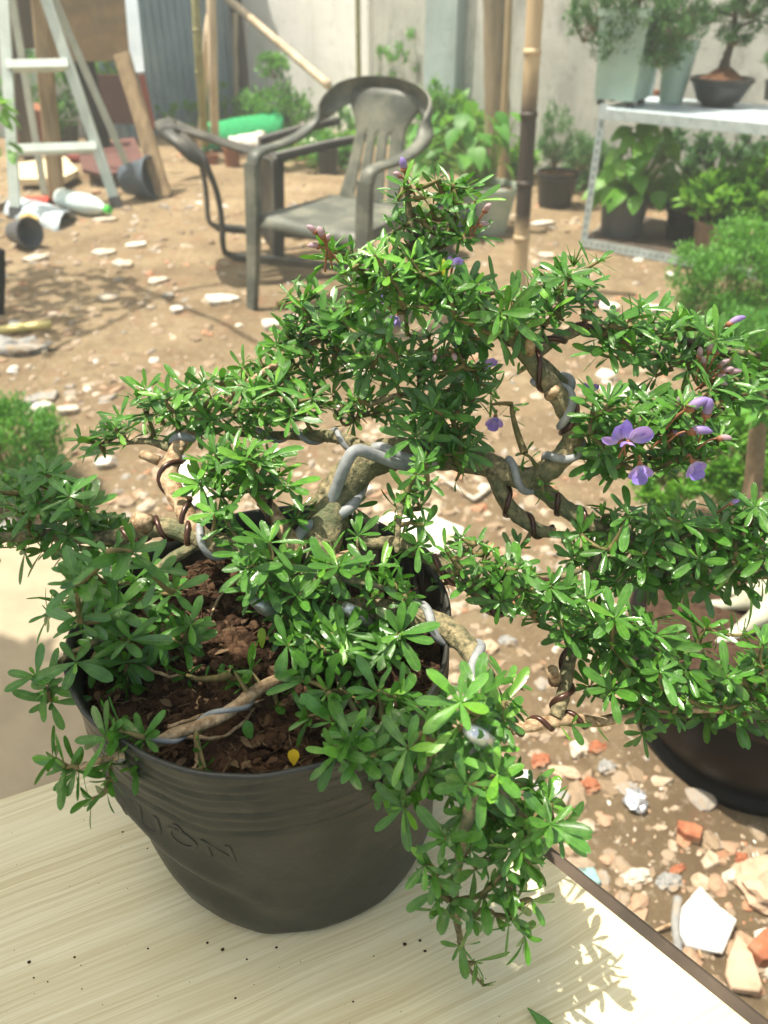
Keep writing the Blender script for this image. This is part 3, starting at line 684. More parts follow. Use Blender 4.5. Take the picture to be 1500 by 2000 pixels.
top=l+Vector((0,0,hh+.02)); mb=MB(); c=spline([(top,.022),(top+Vector((.01,0,.10)),.017),(top+Vector((-.02,0,.2)),.012)],6); tube(mb,[q[0] for q in c],[q[1] for q in c],8,lump=.2); mb.build('trunk',MT['darkwood'],t)
for i,(dx,dz,rx,rz,ncl) in enumerate(((0,.16,.20,.10,60),(-.16,.03,.15,.12,50),(.17,-.02,.14,.12,55),(-.05,-.12,.14,.09,44),(.12,-.14,.12,.07,40),(-.22,-.02,.09,.10,20),(.02,.02,.16,.08,40))):
    bush(t,top+SX*dx*1.15+Vector((0,-.06,dz)),rx*1.1,.13,rz*1.15,int(ncl*1.2),20,.026,.010,MT['dark_leaf'],20+i,a=(.1,.9))
l=onshelf(1298,204)+SY*.08; t=potted('tapered_pot',l,.085,.27,MT['mintpot'],'slim tapered blue-green pot beside the square planter on the shelf','pot',.66)
bush(t,l+Vector((0,0,.34)),.10,.09,.07,26,16,.024,.010,MT['dark_leaf'],31)
l=onshelf(1400,206); t=thing('tray_bonsai',l,'slender bonsai with layered pads in a black oval tray on the shelf','bonsai')
mb=MB(); pr=[(.001,.0),(.075,.0),(.078,.012),(.10,.02),(.128,.075),(.142,.10),(.15,.104),(.15,.122),(.136,.122),(.128,.105),(.001,.108)]
lathe(mb,pr,l,32,fn=lambda r_,z,a,j:(r_*(1 if True else 1),z)); mb.build('pot',MT['blackpot'],t,sharp=40)
mb=MB(); lathe(mb,[(.13,.108),(.08,.13),(.03,.165),(.001,.17)],l,18); mb.build('soil',MT['soil'],t)
tp=l+Vector((0,0,.13)); mb=MB(); c=spline([(tp,.045),(tp+Vector((-.005,0,.06)),.022),(tp+Vector((.008,0,.17)),.014),(tp+Vector((-.01,0,.27)),.011),(tp+Vector((.01,0,.40)),.006)],7); tube(mb,[q[0] for q in c],[q[1] for q in c],10,lump=.25)
for s,z,dz in ((-.18,.24,.02),(.18,.19,.04),(.2,.3,.05),(-.15,.34,.03)):
    a=tp+Vector((0,0,z)); tube(mb,[a,a+SX*s*.5+Vector((0,0,dz)),a+SX*s+Vector((0,0,dz*.5))],[.008,.006,.003],6)
mb.build('trunk',MT['darkwood'],t)
for i,(dx,dz,rx,rz,ncl) in enumerate(((.02,.43,.13,.06,60),(-.15,.36,.10,.04,34),(.18,.34,.11,.05,44),(.06,.28,.12,.05,46),(-.13,.24,.09,.035,26),(.20,.22,.09,.04,30),(.02,.17,.09,.045,30))):
    bush(t,tp+SX*dx+Vector((0,0,dz)),rx,.10,rz,ncl,20,.026,.008,MT['dark_leaf'],40+i,a=(.1,.9))
l=onshelf(1478,208)+SY*.30; t=potted('small_fern',l,.06,.09,MT['greypot'],'small feathery seedling pot at the back of the shelf','potted plant'); bush(t,l+Vector((0,0,.17)),.12,.09,.09,24,18,.03,.006,MT['dark_leaf'],52,a=(.2,.9))
# under the shelf
l=GG(1202,476)+SY*.04+Vector((0,0,.055)); t=potted('potted_pothos',l,.125,.19,MT['greypot'],'glossy heart leaved vine in a grey pot under the shelf','potted plant',.82)
r=random.Random(9); mb=MB(); sb=MB()
for i in range(62):
    an=r.uniform(0,6.28); k=r.random(); p=l+Vector((math.cos(an)*(.07+.13*(1-k))+.04,math.sin(an)*.12-.03,.20+.34*k)); p.z=min(p.z,l.z+.52)
    tube(sb,[l+Vector((.02,0,.15)),l.lerp(p,.6)+Vector((.02,0,.08)),p],[.006,.005,.003],5,cap=False)
    leaf(mb,p,Vector((math.cos(an)*.8,-.5+math.sin(an)*.4,-.5))+rvec(r)*.4,Vector((0,-.3,1))+rvec(r)*.3,.105,.085,.3,.15,r.uniform(0,1)**1.2,2,7,2)
mb.build('foliage',MT['lime_leaf'],t); sb.build('stem',MT['green_twig'],t)
l=GG(1318,492)+SY*.10+Vector((0,0,.055)); t=potted('potted_weed',l,.11,.15,MT['brownpot'],'dark brown pot with pale seedlings under the shelf beside the terracotta pot','potted plant',.85); bush(t,l+Vector((0,0,.22)),.13,.1,.08,18,12,.05,.02,MT['lime_leaf'],61)
l=GG(1388,520)+SY*.05+Vector((0,0,.055)); t=potted('potted_herb',l,.135,.17,MT['dustclay'],'bright green leafy herb in a dusty terracotta pot under the shelf','potted plant',.85); bush(t,l+Vector((0,-.02,.27)),.22,.16,.12,60,12,.06,.034,MT['lime_leaf'],62,shape=2,rows=5)
l=GG(1490,545)+SY*.12+Vector((0,0,.055)); t=potted('potted_herb',l,.12,.16,MT['brownpot'],'leafy lime green plant in a dark pot at the right end under the shelf','potted plant',.85); bush(t,l+Vector((0,0,.33)),.22,.15,.18,60,12,.055,.03,MT['lime_leaf'],63,shape=2,rows=5)
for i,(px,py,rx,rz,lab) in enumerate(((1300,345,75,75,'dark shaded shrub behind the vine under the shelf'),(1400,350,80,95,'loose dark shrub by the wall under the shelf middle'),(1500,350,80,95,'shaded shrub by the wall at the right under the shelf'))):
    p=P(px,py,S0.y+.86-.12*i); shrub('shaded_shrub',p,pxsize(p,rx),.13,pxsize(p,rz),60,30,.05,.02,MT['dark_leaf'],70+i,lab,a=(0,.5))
l=GG(1195,400)+SY*.35; bm('clay_plank',l,l+Vector((.0,.0,.60)),.10,.04,MT['terra'],'orange brown plank upright behind the front left shelf post','plank',SY)
# middle ground plants near the wall
l=GG(545,268); shrub('topiary_shrub',l+Vector((0,0,.20)),.33,.25,.20,80,22,.06,.022,MT['far_leaf'],80,'rounded green shrub with a small ball tuft by the white wall'); bush(bpy.data.objects['topiary_shrub'],l+Vector((0,0,.55)),.14,.12,.09,30,18,.05,.02,MT['far_leaf'],81)
l=GG(600,330); shrub('low_shrub',l+Vector((.05,0,.12)),.30,.2,.12,60,18,.05,.02,MT['far_leaf'],82,'low green plants seen through the gap under the chair arm')
l=GG(800,330); shrub('tall_seedling',l+Vector((.02,.9,.55)),.28,.15,.42,26,16,.06,.02,MT['far_leaf'],83,'thin airy seedling standing before the wall behind the chair back')
l=GG(830,340); shrub('green_shrub',l+Vector((0,.2,.30)),.22,.2,.28,60,18,.05,.022,MT['far_leaf'],84,'fresh green shrub seen through the right loop of the chair')
l=GG(900,330); shrub('broad_shrub',l+Vector((-.02,.1,.24)),.25,.2,.22,40,14,.09,.05,MT['lime_leaf'],85,'light green broad leaved shrub right of the chair back',shape=2,rows=5)
l=GG(440,250); shrub('weed_clump',l+Vector((0,.1,.16)),.30,.15,.18,34,14,.07,.02,MT['far_leaf'],86,'weeds growing at the foot of the corrugated fence')
l=GG(365,262); shrub('weed_clump',l+Vector((0,.0,.12)),.30,.15,.14,30,14,.06,.02,MT['far_leaf'],87,'yellowish weeds left of the olive bamboo pole')
l=GG(70,300); shrub('garden_shrub',l+Vector((.05,.2,.42)),.32,.2,.34,44,18,.07,.03,MT['far_leaf'],88,'green shrub glimpsed between ladder and timber post')
l=P(205,150,7.3); shrub('tall_shrub',Vector((l.x,l.y,.55)),.30,.2,.4,44,18,.07,.03,MT['lime_leaf'],89,'bright leafy shrub glimpsed under the plywood board')
for k_,(px,py,rx,rz,m_,lab) in enumerate(((500,250,55,26,'far_leaf','low weeds by the dark corner post'),(655,262,60,40,'far_leaf','leafy plants against the white wall left of the chair back'),(700,300,70,34,'lime_leaf','bright low plants behind the chair seat'),(880,250,70,52,'far_leaf','tall leafy plants against the grey wall right of the chair'),(1005,320,40,34,'lime_leaf','small bright plants between the brown post and the bamboo post'),(1150,330,45,40,'dark_leaf','dark leafy plants by the shelf post at the wall foot'),(845,290,60,40,'lime_leaf','yellow-green leafy plants in the chair loop'))):
    p=wallpt(px,py)+WN*.45; q_=P(px,py,p.y); shrub('wall_plant',q_,pxsize(q_,rx),.16,pxsize(q_,rz),46,16,.07,.026,MT[m_],200+k_,lab,'plant','plants along the wall foot')
curved('green_net',GG(408,288)+Vector((0,0,.03)),GG(560,272)+Vector((0,0,.05)),.55,.17,MT['net'],'bright green shade netting heaped on the ground by the shrubs','netting',16)
curved('white_sack',GG(450,296)+Vector((0,0,.02)),GG(520,292)+Vector((0,0,.03)),.30,.10,MT['white'],'white plastic sacking heaped before the green netting','sack')
l=GG(455,326); t=potted('terracotta_pot',l,.062,.14,MT['terra'],'small terracotta pot standing before the white sacking','pot',.85)
l=GG(415,318); t=potted('terracotta_pot',l,.05,.07,MT['terra'],'smaller terracotta pot half hidden behind the bamboo poles','pot',.85)
l=GG(642,338); t=potted('black_pot',l,.075,.17,MT['blackpot'],'black pot standing in the gap beside the chair backrest','pot',.85)
l=GG(672,320); t=potted('brown_pot',l,.09,.16,MT['brownpot'],'dark brown pot behind the chair backrest','pot',.85)
mb=MB(); g=GG(612,292); box(mb,(0,0,.04),(.42,.2,.07)); o=mb.build('white_crate',MT['white'],None,False); o.location=g; tag(o,'white flat box seen over the low plants behind the chair','box')
mb=MB(); g=GG(612,312); box(mb,(0,0,.05),(.36,.14,.09)); o=mb.build('yellow_box',MT['yellow'],None,False); o.location=g; tag(o,'yellow box in front of the white flat box','box')
# shrubs at the right edge
def shrub_at(name,px,py,Y,rx,rz,clumps,per,L,W,m,seed,label,**k):
    p=P(px,py,Y); return shrub(name,p,pxsize(p,rx),pxsize(p,rx)*.9,pxsize(p,rz),clumps,per,L,W,m,seed,label,**k)
shrub_at('ferny_shrub',1445,555,2.65,128,115,190,70,.020,.0075,MT['far_leaf'],90,'feathery light green shrub at the right below the shelf',a=(.45,1),crad=.22)
shrub_at('ferny_shrub',1470,690,2.2,115,85,120,60,.019,.0075,MT['far_leaf'],91,'darker fine leaved shrub at the right behind the upper right bonsai pad',a=(.1,.8),crad=.22)
shrub_at('round_shrub',1440,880,1.62,115,105,150,40,.018,.0105,MT['lime_leaf'],92,'dense bright green small leaved shrub behind the purple flowers',shape=0,crad=.25)
shrub_at('round_shrub',1310,945,1.55,70,52,70,34,.016,.0095,MT['lime_leaf'],93,'low bright green shrub under the purple flowers',shape=0,crad=.25)
# sapling
t=thing('sapling',(0.88,1.33,0),'grey stemmed sapling with a blurred pale green leaf tuft at the right edge','tree')
a=P(1462,985,1.30); b_=P(1484,800,1.33); mb=MB(); c=spline([(Vector((a.x-.02,a.y,0)),.022),(a,.018),(b_,.015),(b_+Vector((.02,0,.03)),.01)],6); tube(mb,[q[0] for q in c],[q[1] for q in c],10,lump=.1); mb.build('trunk',mat('sapling_bark',(.30,.22,.14),(.2,.15,.1),40,.8,.3,90,.002,.2),t)
mb=MB(); r=random.Random(4)
for i in range(26):
    leaf(mb,b_+Vector((r.uniform(-.02,.03),r.uniform(-.03,.03),r.uniform(.0,.035))),Vector((r.uniform(-1,1),r.uniform(-.8,.8),r.uniform(-.25,.6))),Vector((0,0,1)),.075,.02,.15,.1,r.uniform(.2,.8),1,5,1)
mb.build('foliage',MT['far_leaf'],t)
# left edge shrub
l=Vector((-.93,1.78,0)); shrub('ferny_shrub',l+Vector((-.10,.0,.16)),.18,.15,.14,120,50,.020,.007,MT['far_leaf'],94,'feathery green shrub at the left edge above the pale path',a=(.1,.9))
l=Vector((-.98,1.45,0)); g=GG(8,600); pole('dark_stake',[GG(-2,615),P(0,540,GG(-2,615).y),P(0,488,GG(-2,615).y)],[.022,.022,.02],MT['blackwood'],'dark stake standing at the left edge of the yard','stake')
t=thing('leafy_shoot',GG(-60,430),'bright green leaf shoot poking in at the upper left edge','plant'); mb=MB(); bp=P(-10,205,GG(-60,430).y); r=random.Random(2)
for i in range(16): leaf(mb,bp+rvec(r)*.05,Vector((r.uniform(-.2,1),r.uniform(-.5,.5),r.uniform(-.3,.4))),Vector((0,0,1))+rvec(r)*.3,.12,.05,.25,.1,r.random(),1,5,2)
for i in range(10): leaf(mb,bp+Vector((-.03,0,-.2))+rvec(r)*.06,Vector((r.uniform(-.2,1),r.uniform(-.5,.5),r.uniform(-.6,.2))),Vector((0,0,1))+rvec(r)*.3,.10,.04,.25,.1,r.random()*.4,1,5,2)
mb.build('foliage',MT['lime_leaf'],t); mb=MB(); g=GG(-60,430); tube(mb,[g,g.lerp(bp,.5)+Vector((-.03,0,0)),bp],[.01,.008,.005],6); mb.build('stem',MT['green_twig'],t)
# ------------------------------------------------------------------ big brown pot at the right
l=GG(1500,1440); l=Vector((.690,.985,0.0)); RB=.232
t=thing('round_bonsai_pot',l,'big round dark brown glazed pot with a pale rooted bonsai at lower right','potted bonsai')
pr=[(.001,.012),(RB*.80,.012),(RB*.80,.0),(RB*.86,.0),(RB*.86,.018),(RB*.80,.03),(RB*.95,.10),(RB*1.02,.17),(RB*1.0,.215),(RB*1.0,.225),(RB*1.07,.232),(RB*1.09,.245),(RB*1.07,.258),(RB*.98,.256),(RB*.95,.235),(.001,.235)]
mb=MB(); lathe(mb,pr,l,64); mb.build('pot',MT['brownpot'],t,sharp=35)
mb=MB(); lathe(mb,[(RB*.955,.236),(RB*.6,.25),(.001,.262)],l,40,fn=lambda r_,z,a,j:(r_,z+.012*noise.noise(Vector((r_*40*math.cos(a),r_*40*math.sin(a),1))))); mb.build('soil',MT['darksoil'],t)
mb=MB(); r=random.Random(8); tb=l+Vector((.02,.02,.25))
for i in range(9):
    an=i*.7+r.uniform(-.2,.2); q=Vector((math.cos(an),math.sin(an),0)); c=spline([(tb+q*.14+Vector((0,0,-.012)),.007),(tb+q*.09+Vector((0,0,.012)),.013),(tb+q*.035+Vector((0,0,.06)),.026)],6); tube(mb,[x[0] for x in c],[x[1] for x in c],8,lump=.3)
c=spline([(tb,.06),(tb+Vector((.0,0,.06)),.046),(tb+Vector((.03,0,.14)),.036),(tb+Vector((.06,.02,.22)),.028)],7); tube(mb,[x[0] for x in c],[x[1] for x in c],14,lump=.25); mb.build('trunk',MT['root'],t)
bush(t,tb+Vector((.09,.03,.27)),.14,.13,.07,50,20,.022,.010,MT['leaf'],97,shape=0,a=(.1,.6))
# ------------------------------------------------------------------ table
TZ=.72
corner=Vector((-.0375,.4335,TZ)); dl=Vector((-.916,-.400,0)).normalized(); dr=Vector((.703,-.711,0)).normalized()
tb=thing('wooden_table',Vector((-.25,.0,0)),'pale wood grain laminate board table with a brown frame under the potted bonsai','table')
poly=[corner,corner+dl*1.0,Vector((-.946,-.32,TZ)),corner+dr*1.06,]
poly=[Vector((p.x,p.y,TZ)) for p in poly]
mb=MB(); k=len(poly); th=.016
def inset(p,s): 
    c=sum(poly,Vector())/k; return p
vs=[p-Vector((0,0,th)) for p in poly]+[p-Vector((0,0,.001)) for p in poly]+[p+(sum(poly,Vector())/k-p).normalized()*.0012 for p in poly]
mb.add(vs,[tuple(range(k-1,-1,-1))]+[(i,(i+1)%k,(i+1)%k+k,i+k) for i in range(k)]+[(i+k,(i+1)%k+k,(i+1)%k+2*k,i+2*k) for i in range(k)]+[tuple(range(2*k,3*k))])
mb.f=[f[::-1] for f in mb.f]
m,nt,b,o=nodes('laminate_wood')
tc=N(nt,'ShaderNodeTexCoord'); mp=N(nt,'ShaderNodeMapping'); mp.inputs['Rotation'].default_value=(0,0,R(-24.5)); nt.links.new(tc.outputs['Object'],mp.inputs[0])
# swirl near the left where a knot sits
wv=N(nt,'ShaderNodeTexNoise'); wv.inputs['Scale'].default_value=3.2; wv.inputs['Detail'].default_value=3; nt.links.new(mp.outputs[0],wv.inputs['Vector'])
va=N(nt,'ShaderNodeVectorMath',operation='SCALE'); nt.links.new(wv.outputs['Color'],va.inputs[0]); va.inputs['Scale'].default_value=.03
vb=N(nt,'ShaderNodeVectorMath',operation='ADD'); nt.links.new(mp.outputs[0],vb.inputs[0]); nt.links.new(va.outputs[0],vb.inputs[1])
def grain(sx,sy,sc,det):
    q=N(nt,'ShaderNodeMapping'); q.inputs['Scale'].default_value=(sx,sy,1); nt.links.new(vb.outputs[0],q.inputs[0])
    n=N(nt,'ShaderNodeTexNoise'); n.inputs['Scale'].default_value=sc; n.inputs['Detail'].default_value=det; n.inputs['Roughness'].default_value=.6; nt.links.new(q.outputs[0],n.inputs['Vector']); return n.outputs[0]
g1=grain(2.4,190,2.2,8); g2=grain(8,560,2,4); g3=grain(1.2,16,2,4)
c=ramp(nt,g1,[(.28,(.50,.41,.235)),(.45,(.62,.54,.34)),(.6,(.70,.63,.43)),(.8,(.77,.71,.52))])
c=mixc(nt,ramp(nt,g2,[(.50,(0,0,0)),(.66,(.62,.62,.62))]),c,(.53,.42,.22))
c=mixc(nt,ramp(nt,g3,[(.42,(0,0,0)),(.7,(.45,.45,.45))]),c,(.76,.70,.51))
c=mixc(nt,ramp(nt,noise_n(nt,90,5,.7),[(.71,(0,0,0)),(.76,(.8,.8,.8))]),c,(.34,.27,.17))
nt.links.new(c,b.inputs['Base Color']); b.inputs['Roughness'].default_value=.42; b.inputs['Specular IOR Level'].default_value=.35
bump(nt,b,g2,.12,.001)
o=mb.build('table_top',m,tb,False)
rail=MB(); nr=Vector((.711,.703,0)); nl=Vector((-.400,.916,0))
p0=corner+nr*.003+dr*.02; z=TZ-.016-.022
beam(rail,Vector((p0.x,p0.y,z-.008)),Vector((p0.x,p0.y,z-.008))+dr*1.0,.05,.035,(0,0,1),seg=2); rail.build('frame_rail',MT['darkwood'],tb,False)
rail=MB(); p1=corner-nl*.03+dl*.03; beam(rail,Vector((p1.x,p1.y,z)),Vector((p1.x,p1.y,z))+dl*.92,.03,.04,(0,0,1),seg=2); rail.build('frame_rail',MT['darkwood'],tb,False)
for p in (corner-nr*.06-nl*.05,corner+dl*.85-nl*.08,corner+dr*.95-nr*.08,Vector((-.80,-.22,0))):
    l=MB(); beam(l,Vector((p.x,p.y,0)),Vector((p.x,p.y,TZ-.02)),.04,.04,(0,-1,0),seg=1); l.build('leg',MT['darkwood'],tb,False)
# crumbs on the board
mb=MB(); r=random.Random(3)
for (px,py,s) in ((435,1855,1.5),(146,1870,1.0),(57,1880,1.3),(66,1910,.7),(405,1842,1.0),(289,1853,.8),(540,1851,.9),(460,1950,.8),(790,1845,1.5),(830,1858,1.2),(93,1918,.6),(690,1957,.8),(482,1874,.8),(160,1932,.5),(820,1838,1.1),(240,1625,.9),(288,1658,.7),(730,1868,.6)):
    g=G(px,py,TZ); rock(mb,g+Vector((0,0,.0004)),.0009*s,.0007*s,.0005*s,px,0,.4)
for i in range(70):
    g=G(r.uniform(0,1050),r.uniform(1600,2050),TZ); s=r.uniform(.10,.25)
    if (g-Vector((-.075,.325,TZ))).length<.1 or (g-corner).dot(nr)>-.01: continue
    rock(mb,g+Vector((0,0,.0003)),.0016*s,.0012*s,.0009*s,i,0,.4)
tag(mb.build('soil_crumbs',MT['darksoil'],None,False),'dark soil crumbs sprinkled over the pale table board','crumbs',kind='stuff')
# ------------------------------------------------------------------ the nursery pot
PC=Vector((-.072,.338,TZ)); PH=.168; R0,R1=.093,.1125; LEAN=Vector((.013,-.010,0))
pt_=thing('nursery_pot',PC,'soft wrinkled black plastic nursery pot on the pale table','pot')
def g(x,c,w): return math.exp(-((x-c)/w)**2)
def potfn(r,z,an,j):
    t=z/PH; d=math.degrees(an)%360   # 270 faces the camera
    q=Vector((math.cos(an),math.sin(an),0))
    dr_=.0030*noise.noise(q*1.6+Vector((0,0,t*1.5)))*t+.0014*noise.noise(q*4+Vector((3,0,t*5)))
    # slanting soft folds at the front left
    f=g(t*100-(78-(d-200)*.75),0,9)*g(d,225,30)*.0060-g(t*100-(64-(d-200)*.70),0,8)*g(d,228,26)*.0052
    f+=g(t*100-(30-(d-205)*.4),0,8)*g(d,232,20)*.0022-g(t*100-(40-(d-205)*.4),0,7)*g(d,235,20)*.0016
    dr_+=f
    if t>.66: # stepped grip lines
        dz=.0035*math.sin(an*2+1)+.006*noise.noise(q*2.3)
        dz+=.004*noise.noise(q*5+Vector((0,7,0)))
        for (tc,am) in ((.945,.8),(.90,1.0),(.865,.6),(.80,1.1),(.755,.5),(.70,.9)): dr_-=.0026*am*g(t+dz*3,tc,.0085)*(.6+.5*noise.noise(q*3+Vector((tc*20,0,0))))
    if t<.05: dr_-=.004*(1-t/.05)**2
    zz=z+(.0045*math.sin(an*2-.6)+.003*noise.noise(q*2.2+Vector((9,0,0))))*max(0,t-.5)*2
    return r+dr_,zz
mb=MB(); pr=[(.001,.0005)]+[(R0*.97*s,.0005) for s in (.5,.9)]; nz=90
for i in range(nz+1):
    t=i/nz; pr.append((R0+(R1-R0)*t,PH*t))
pr+=[(R1-.0016,PH+.0004)]
for i in range(12):
    t=1-.42*i/11; pr.append((R0+(R1-R0)*t-.0030,PH*t-.0005))
lathe(mb,pr,PC,200,fn=potfn)
mb.v=[(x+LEAN.x*(1-(z-TZ)/PH),y+LEAN.y*(1-(z-TZ)/PH),z) for x,y,z in mb.v]
mb.build('pot_wall',MT['pot'],pt_)
# raised lettering on the pot side
tc_=bpy.data.curves.new('lettering','FONT'); tc_.body='VUÔN'; tc_.size=.023; tc_.extrude=.0005; tc_.bevel_depth=.0003; tc_.space_character=1.15
to=bpy.data.objects.new('lettering_text',tc_); col.objects.link(to); bpy.context.view_layer.update()
me=bpy.data.meshes.new_from_object(to.evaluated_get(bpy.context.evaluated_depsgraph_get())); bpy.data.objects.remove(to)
a0=R(222)
for v in me.vertices:
    an=a0+v.co.x/.1; z=.098+v.co.y-.010*(v.co.x/.08); t=z/PH; rr=(R0+(R1-R0)*t); rr2,_=potfn(rr,z,an,0)
    v.co=Vector((math.cos(an)*(rr2+v.co.z-.0003),math.sin(an)*(rr2+v.co.z-.0003),z))+LEAN*(1-t)
me.materials.append(MT['pot']); lo=bpy.data.objects.new('lettering',me); col.objects.link(lo); lo.parent=pt_
# soil
SZ=TZ+PH-.031
mb=MB(); nr_,na=44,150; vs=[];fs=[]
RS=R0+(R1-R0)*((SZ-TZ)/PH)-.0025
for i in range(nr_+1):
    for k_ in range(na):
        an=6.28318*k_/na; rr=RS*(i/nr_)**.8; x,y=rr*math.cos(an),rr*math.sin(an)
        p=Vector((x,y,0)); h=.006*noise.noise(p*30)+.0045*abs(noise.noise(p*90))+.003*noise.noise(p*220)+.006*(1-(rr/RS)**2)
        vs.append((PC.x+x,PC.y+y,SZ+h))
for i in range(nr_):
    for k_ in range(na): fs.append((i*na+k_,(i+1)*na+k_,(i+1)*na+(k_+1)%na,i*na+(k_+1)%na))
mb.add(vs,fs)
r=random.Random(21)
for i in range(2600):
    an=r.uniform(0,6.28); rr=RS*.97*math.sqrt(r.random()); s=r.uniform(.0012,.0042)
    rock(mb,(PC.x+rr*math.cos(an),PC.y+rr*math.sin(an),SZ+.006*(1-(rr/RS)**2)+.002),s*1.3,s*.8,s*.7,i,0 if s<.003 else 1,.6,r.uniform(0,3),r.random()**1.6*.9)
for i in range(1000):     # fibres
    an=r.uniform(0,6.28); rr=RS*.94*math.sqrt(r.random()); c=Vector((PC.x+rr*math.cos(an),PC.y+rr*math.sin(an),SZ+.007)); d=Vector((r.uniform(-1,1),r.uniform(-1,1),r.uniform(-.1,.25)))*r.uniform(.004,.013)
    tube(mb,[c-d,c+rvec(r)*.002,c+d],[.0003,.0005,.0003],4,r.uniform(.5,1))
for i in range(130):
    an=r.uniform(0,6.28); rr=RS*.95*math.sqrt(r.random()); p=Vector((PC.x+rr*math.cos(an),PC.y+rr*math.sin(an),SZ+.009)); leaf(mb,p,Vector((r.uniform(-1,1),r.uniform(-1,1),r.uniform(-.1,.4))),Vector((0,0,1))+rvec(r)*.6,r.uniform(.004,.011),r.uniform(.0018,.0045),.3,.3,r.uniform(.75,1),r.choice((0,1)),5,1)
m,nt,b,o=nodes('coco_mix')
cc=ramp(nt,attr(nt,'rnd'),[(0,(.014,.009,.006)),(.35,(.048,.027,.016)),(.6,(.10,.056,.032)),(.8,(.19,.115,.065)),(1,(.42,.31,.18))])
cc=mixc(nt,.6,cc,ramp(nt,noise_n(nt,140,8,.7),[(.35,(.012,.008,.005)),(.65,(.14,.078,.045))])); nt.links.new(cc,b.inputs['Base Color']); b.inputs['Roughness'].default_value=.95; b.inputs['Specular IOR Level'].default_value=.1; bump(nt,b,noise_n(nt,260,6,.7),1,.004)
tag(mb.build('potting_soil',m,None),'coarse brown coco fibre potting mix filling the black nursery pot','soil',kind='stuff')
for (pts_) in ([(330,1420),(390,1400),(450,1385),(520,1365)],[(360,1440),(430,1440),(480,1405),(500,1380)],[(380,1440),(385,1490),(375,1500)],[(470,1130),(430,1165),(410,1210)],[(560,1240),(580,1260),(600,1255),(615,1235)],[(620,1470),(680,1455),(720,1465)],[(280,1300),(330,1320),(380,1310)]):
    mb=MB(); s=spline([(G(x,y,SZ+.008+.004*rnd.random()),.0011) for x,y in pts_],6); tube(mb,[q[0]+rvec()*.0006 for q in s],[.0013*(1-.6*i/len(s)) for i in range(len(s))],6,lump=.3)
    tag(mb.build('dead_twig',MT['bark_pale'],None),'thin dry twig or root lying on the potting mix','twig','dry twigs on the soil')
# litter on the soil
def litter(name,px,py,L,W,m,label,d=(1,0,.1),lift=.006,shape=0):
    p=G(px,py,SZ+lift); mb=MB(); leaf(mb,p,Vector(d),Vector((0,-.2,1)),L,W,.15,.15,.5,shape,7,2); return tag(mb.build(name,m,None),label,'leaf')
litter('fallen_leaf',378,1400,.019,.012,MT['drybrown'],'pinkish brown dry leaf lying on the dark soil at front left',(.5,.8,.2))
litter('fallen_leaf',512,1270,.014,.005,mat('lime_leaf_blade',(.42,.55,.04),(.3,.45,.03),60,.4),'small yellow-green leaf standing on the soil',(0,.4,1),.008)
litter('yellow_petal',574,1495,.009,.006,MT['yellow'],'tiny bright yellow petal by the front rim of the pot',(0,.3,1),.012)
litter('fallen_leaf',455,1140,.016,.009,MT['buff'],'pale dry leaf scrap on the soil at the back',(1,.2,.2))
litter('fallen_leaf',490,1450,.012,.006,MT['leaf'],'tiny green seedling leaf on the dark soil',(-.2,.5,.9),.006)
litter('fallen_leaf',610,1410,.014,.007,MT['drybrown'],'small brown dry leaf lying on the soil before the stem',(.7,.3,.2))
# ------------------------------------------------------------------ the bonsai
tree=thing('bonsai_tree',Vector((-.035,.345,SZ)),'sprawling wired bonsai with glossy green leaves and purple flowers in the black nursery pot','bonsai')
def X(*l): return [(P(px,py,Y),r*.00086) for px,py,Y,r in l]
BR={}
BR['trunk']=X((612,1300,.335,17),(600,1225,.352,16),(622,1090,.378,15),(655,975,.405,14),(705,910,.418,13.5),(780,885,.428,12),(860,893,.432,10),(945,905,.430,9.2),(1030,935,.424,8.8),(1098,893,.422,8.2),(1118,835,.424,7.6),(1085,765,.430,7.2),(1030,695,.436,6.5),(985,640,.44,5.8),(905,590,.44,4.6),(838,535,.442,3.6),(806,460,.446,2.8),(793,352,.45,1.6))
BR['left']=X((590,1180,.352,9),(500,1090,.362,8.6),(400,1055,.372,8.2),(320,1030,.378,7),(215,1050,.384,5.6),(100,1045,.39,4.6),(-30,1052,.39,3.4))
BR['left_up']=X((395,1052,.372,7),(362,1000,.386,6.8),(332,935,.408,7),(345,880,.428,5.6),(385,830,.445,4.4),(455,770,.465,3.6),(560,700,.485,3),(640,655,.495,2))
BR['left_tip']=X((345,880,.428,4.2),(290,862,.436,2.6),(235,866,.44,1.6),(205,866,.442,.9))
BR['left_mid']=X((590,1110,.37,6.4),(560,1045,.38,6.2),(520,985,.395,5.6),(485,935,.41,4.4),(490,895,.418,2.6))
BR['back_left']=X((740,905,.424,5.5),(680,860,.445,5),(600,850,.46,4.6),(530,850,.47,3.6),(450,845,.475,2.6))
BR['back_up']=X((985,640,.44,4),(880,700,.455,3.6),(780,690,.47,3),(690,705,.485,2.4),(610,640,.495,2))
BR['mid_hang']=X((860,893,.432,4),(850,800,.44,3.4),(800,770,.445,2.8),(720,790,.45,2))
BR['hang']=X((850,890,.425,3),(800,930,.40,2.6),(780,1010,.375,2.2),(775,1080,.36,1.8))
BR['right_low']=X((965,920,.428,6.5),(985,975,.42,6),(1015,1010,.416,5.8),(1050,1035,.412,5),(1085,1040,.41,3.6))
BR['right']=X((1040,940,.424,7),(1100,990,.416,6.6),(1180,1040,.408,6),(1290,1075,.402,5),(1400,1080,.40,4),(1540,1095,.395,3))
BR['right_top']=X((1035,700,.436,4.6),(1100,655,.45,4),(1180,640,.458,3.4),(1290,655,.462,3),(1400,680,.462,2.4),(1540,705,.46,2))
BR['right_back']=X((1030,690,.44,5.5),(1095,745,.45,5),(1110,755,.452,4))
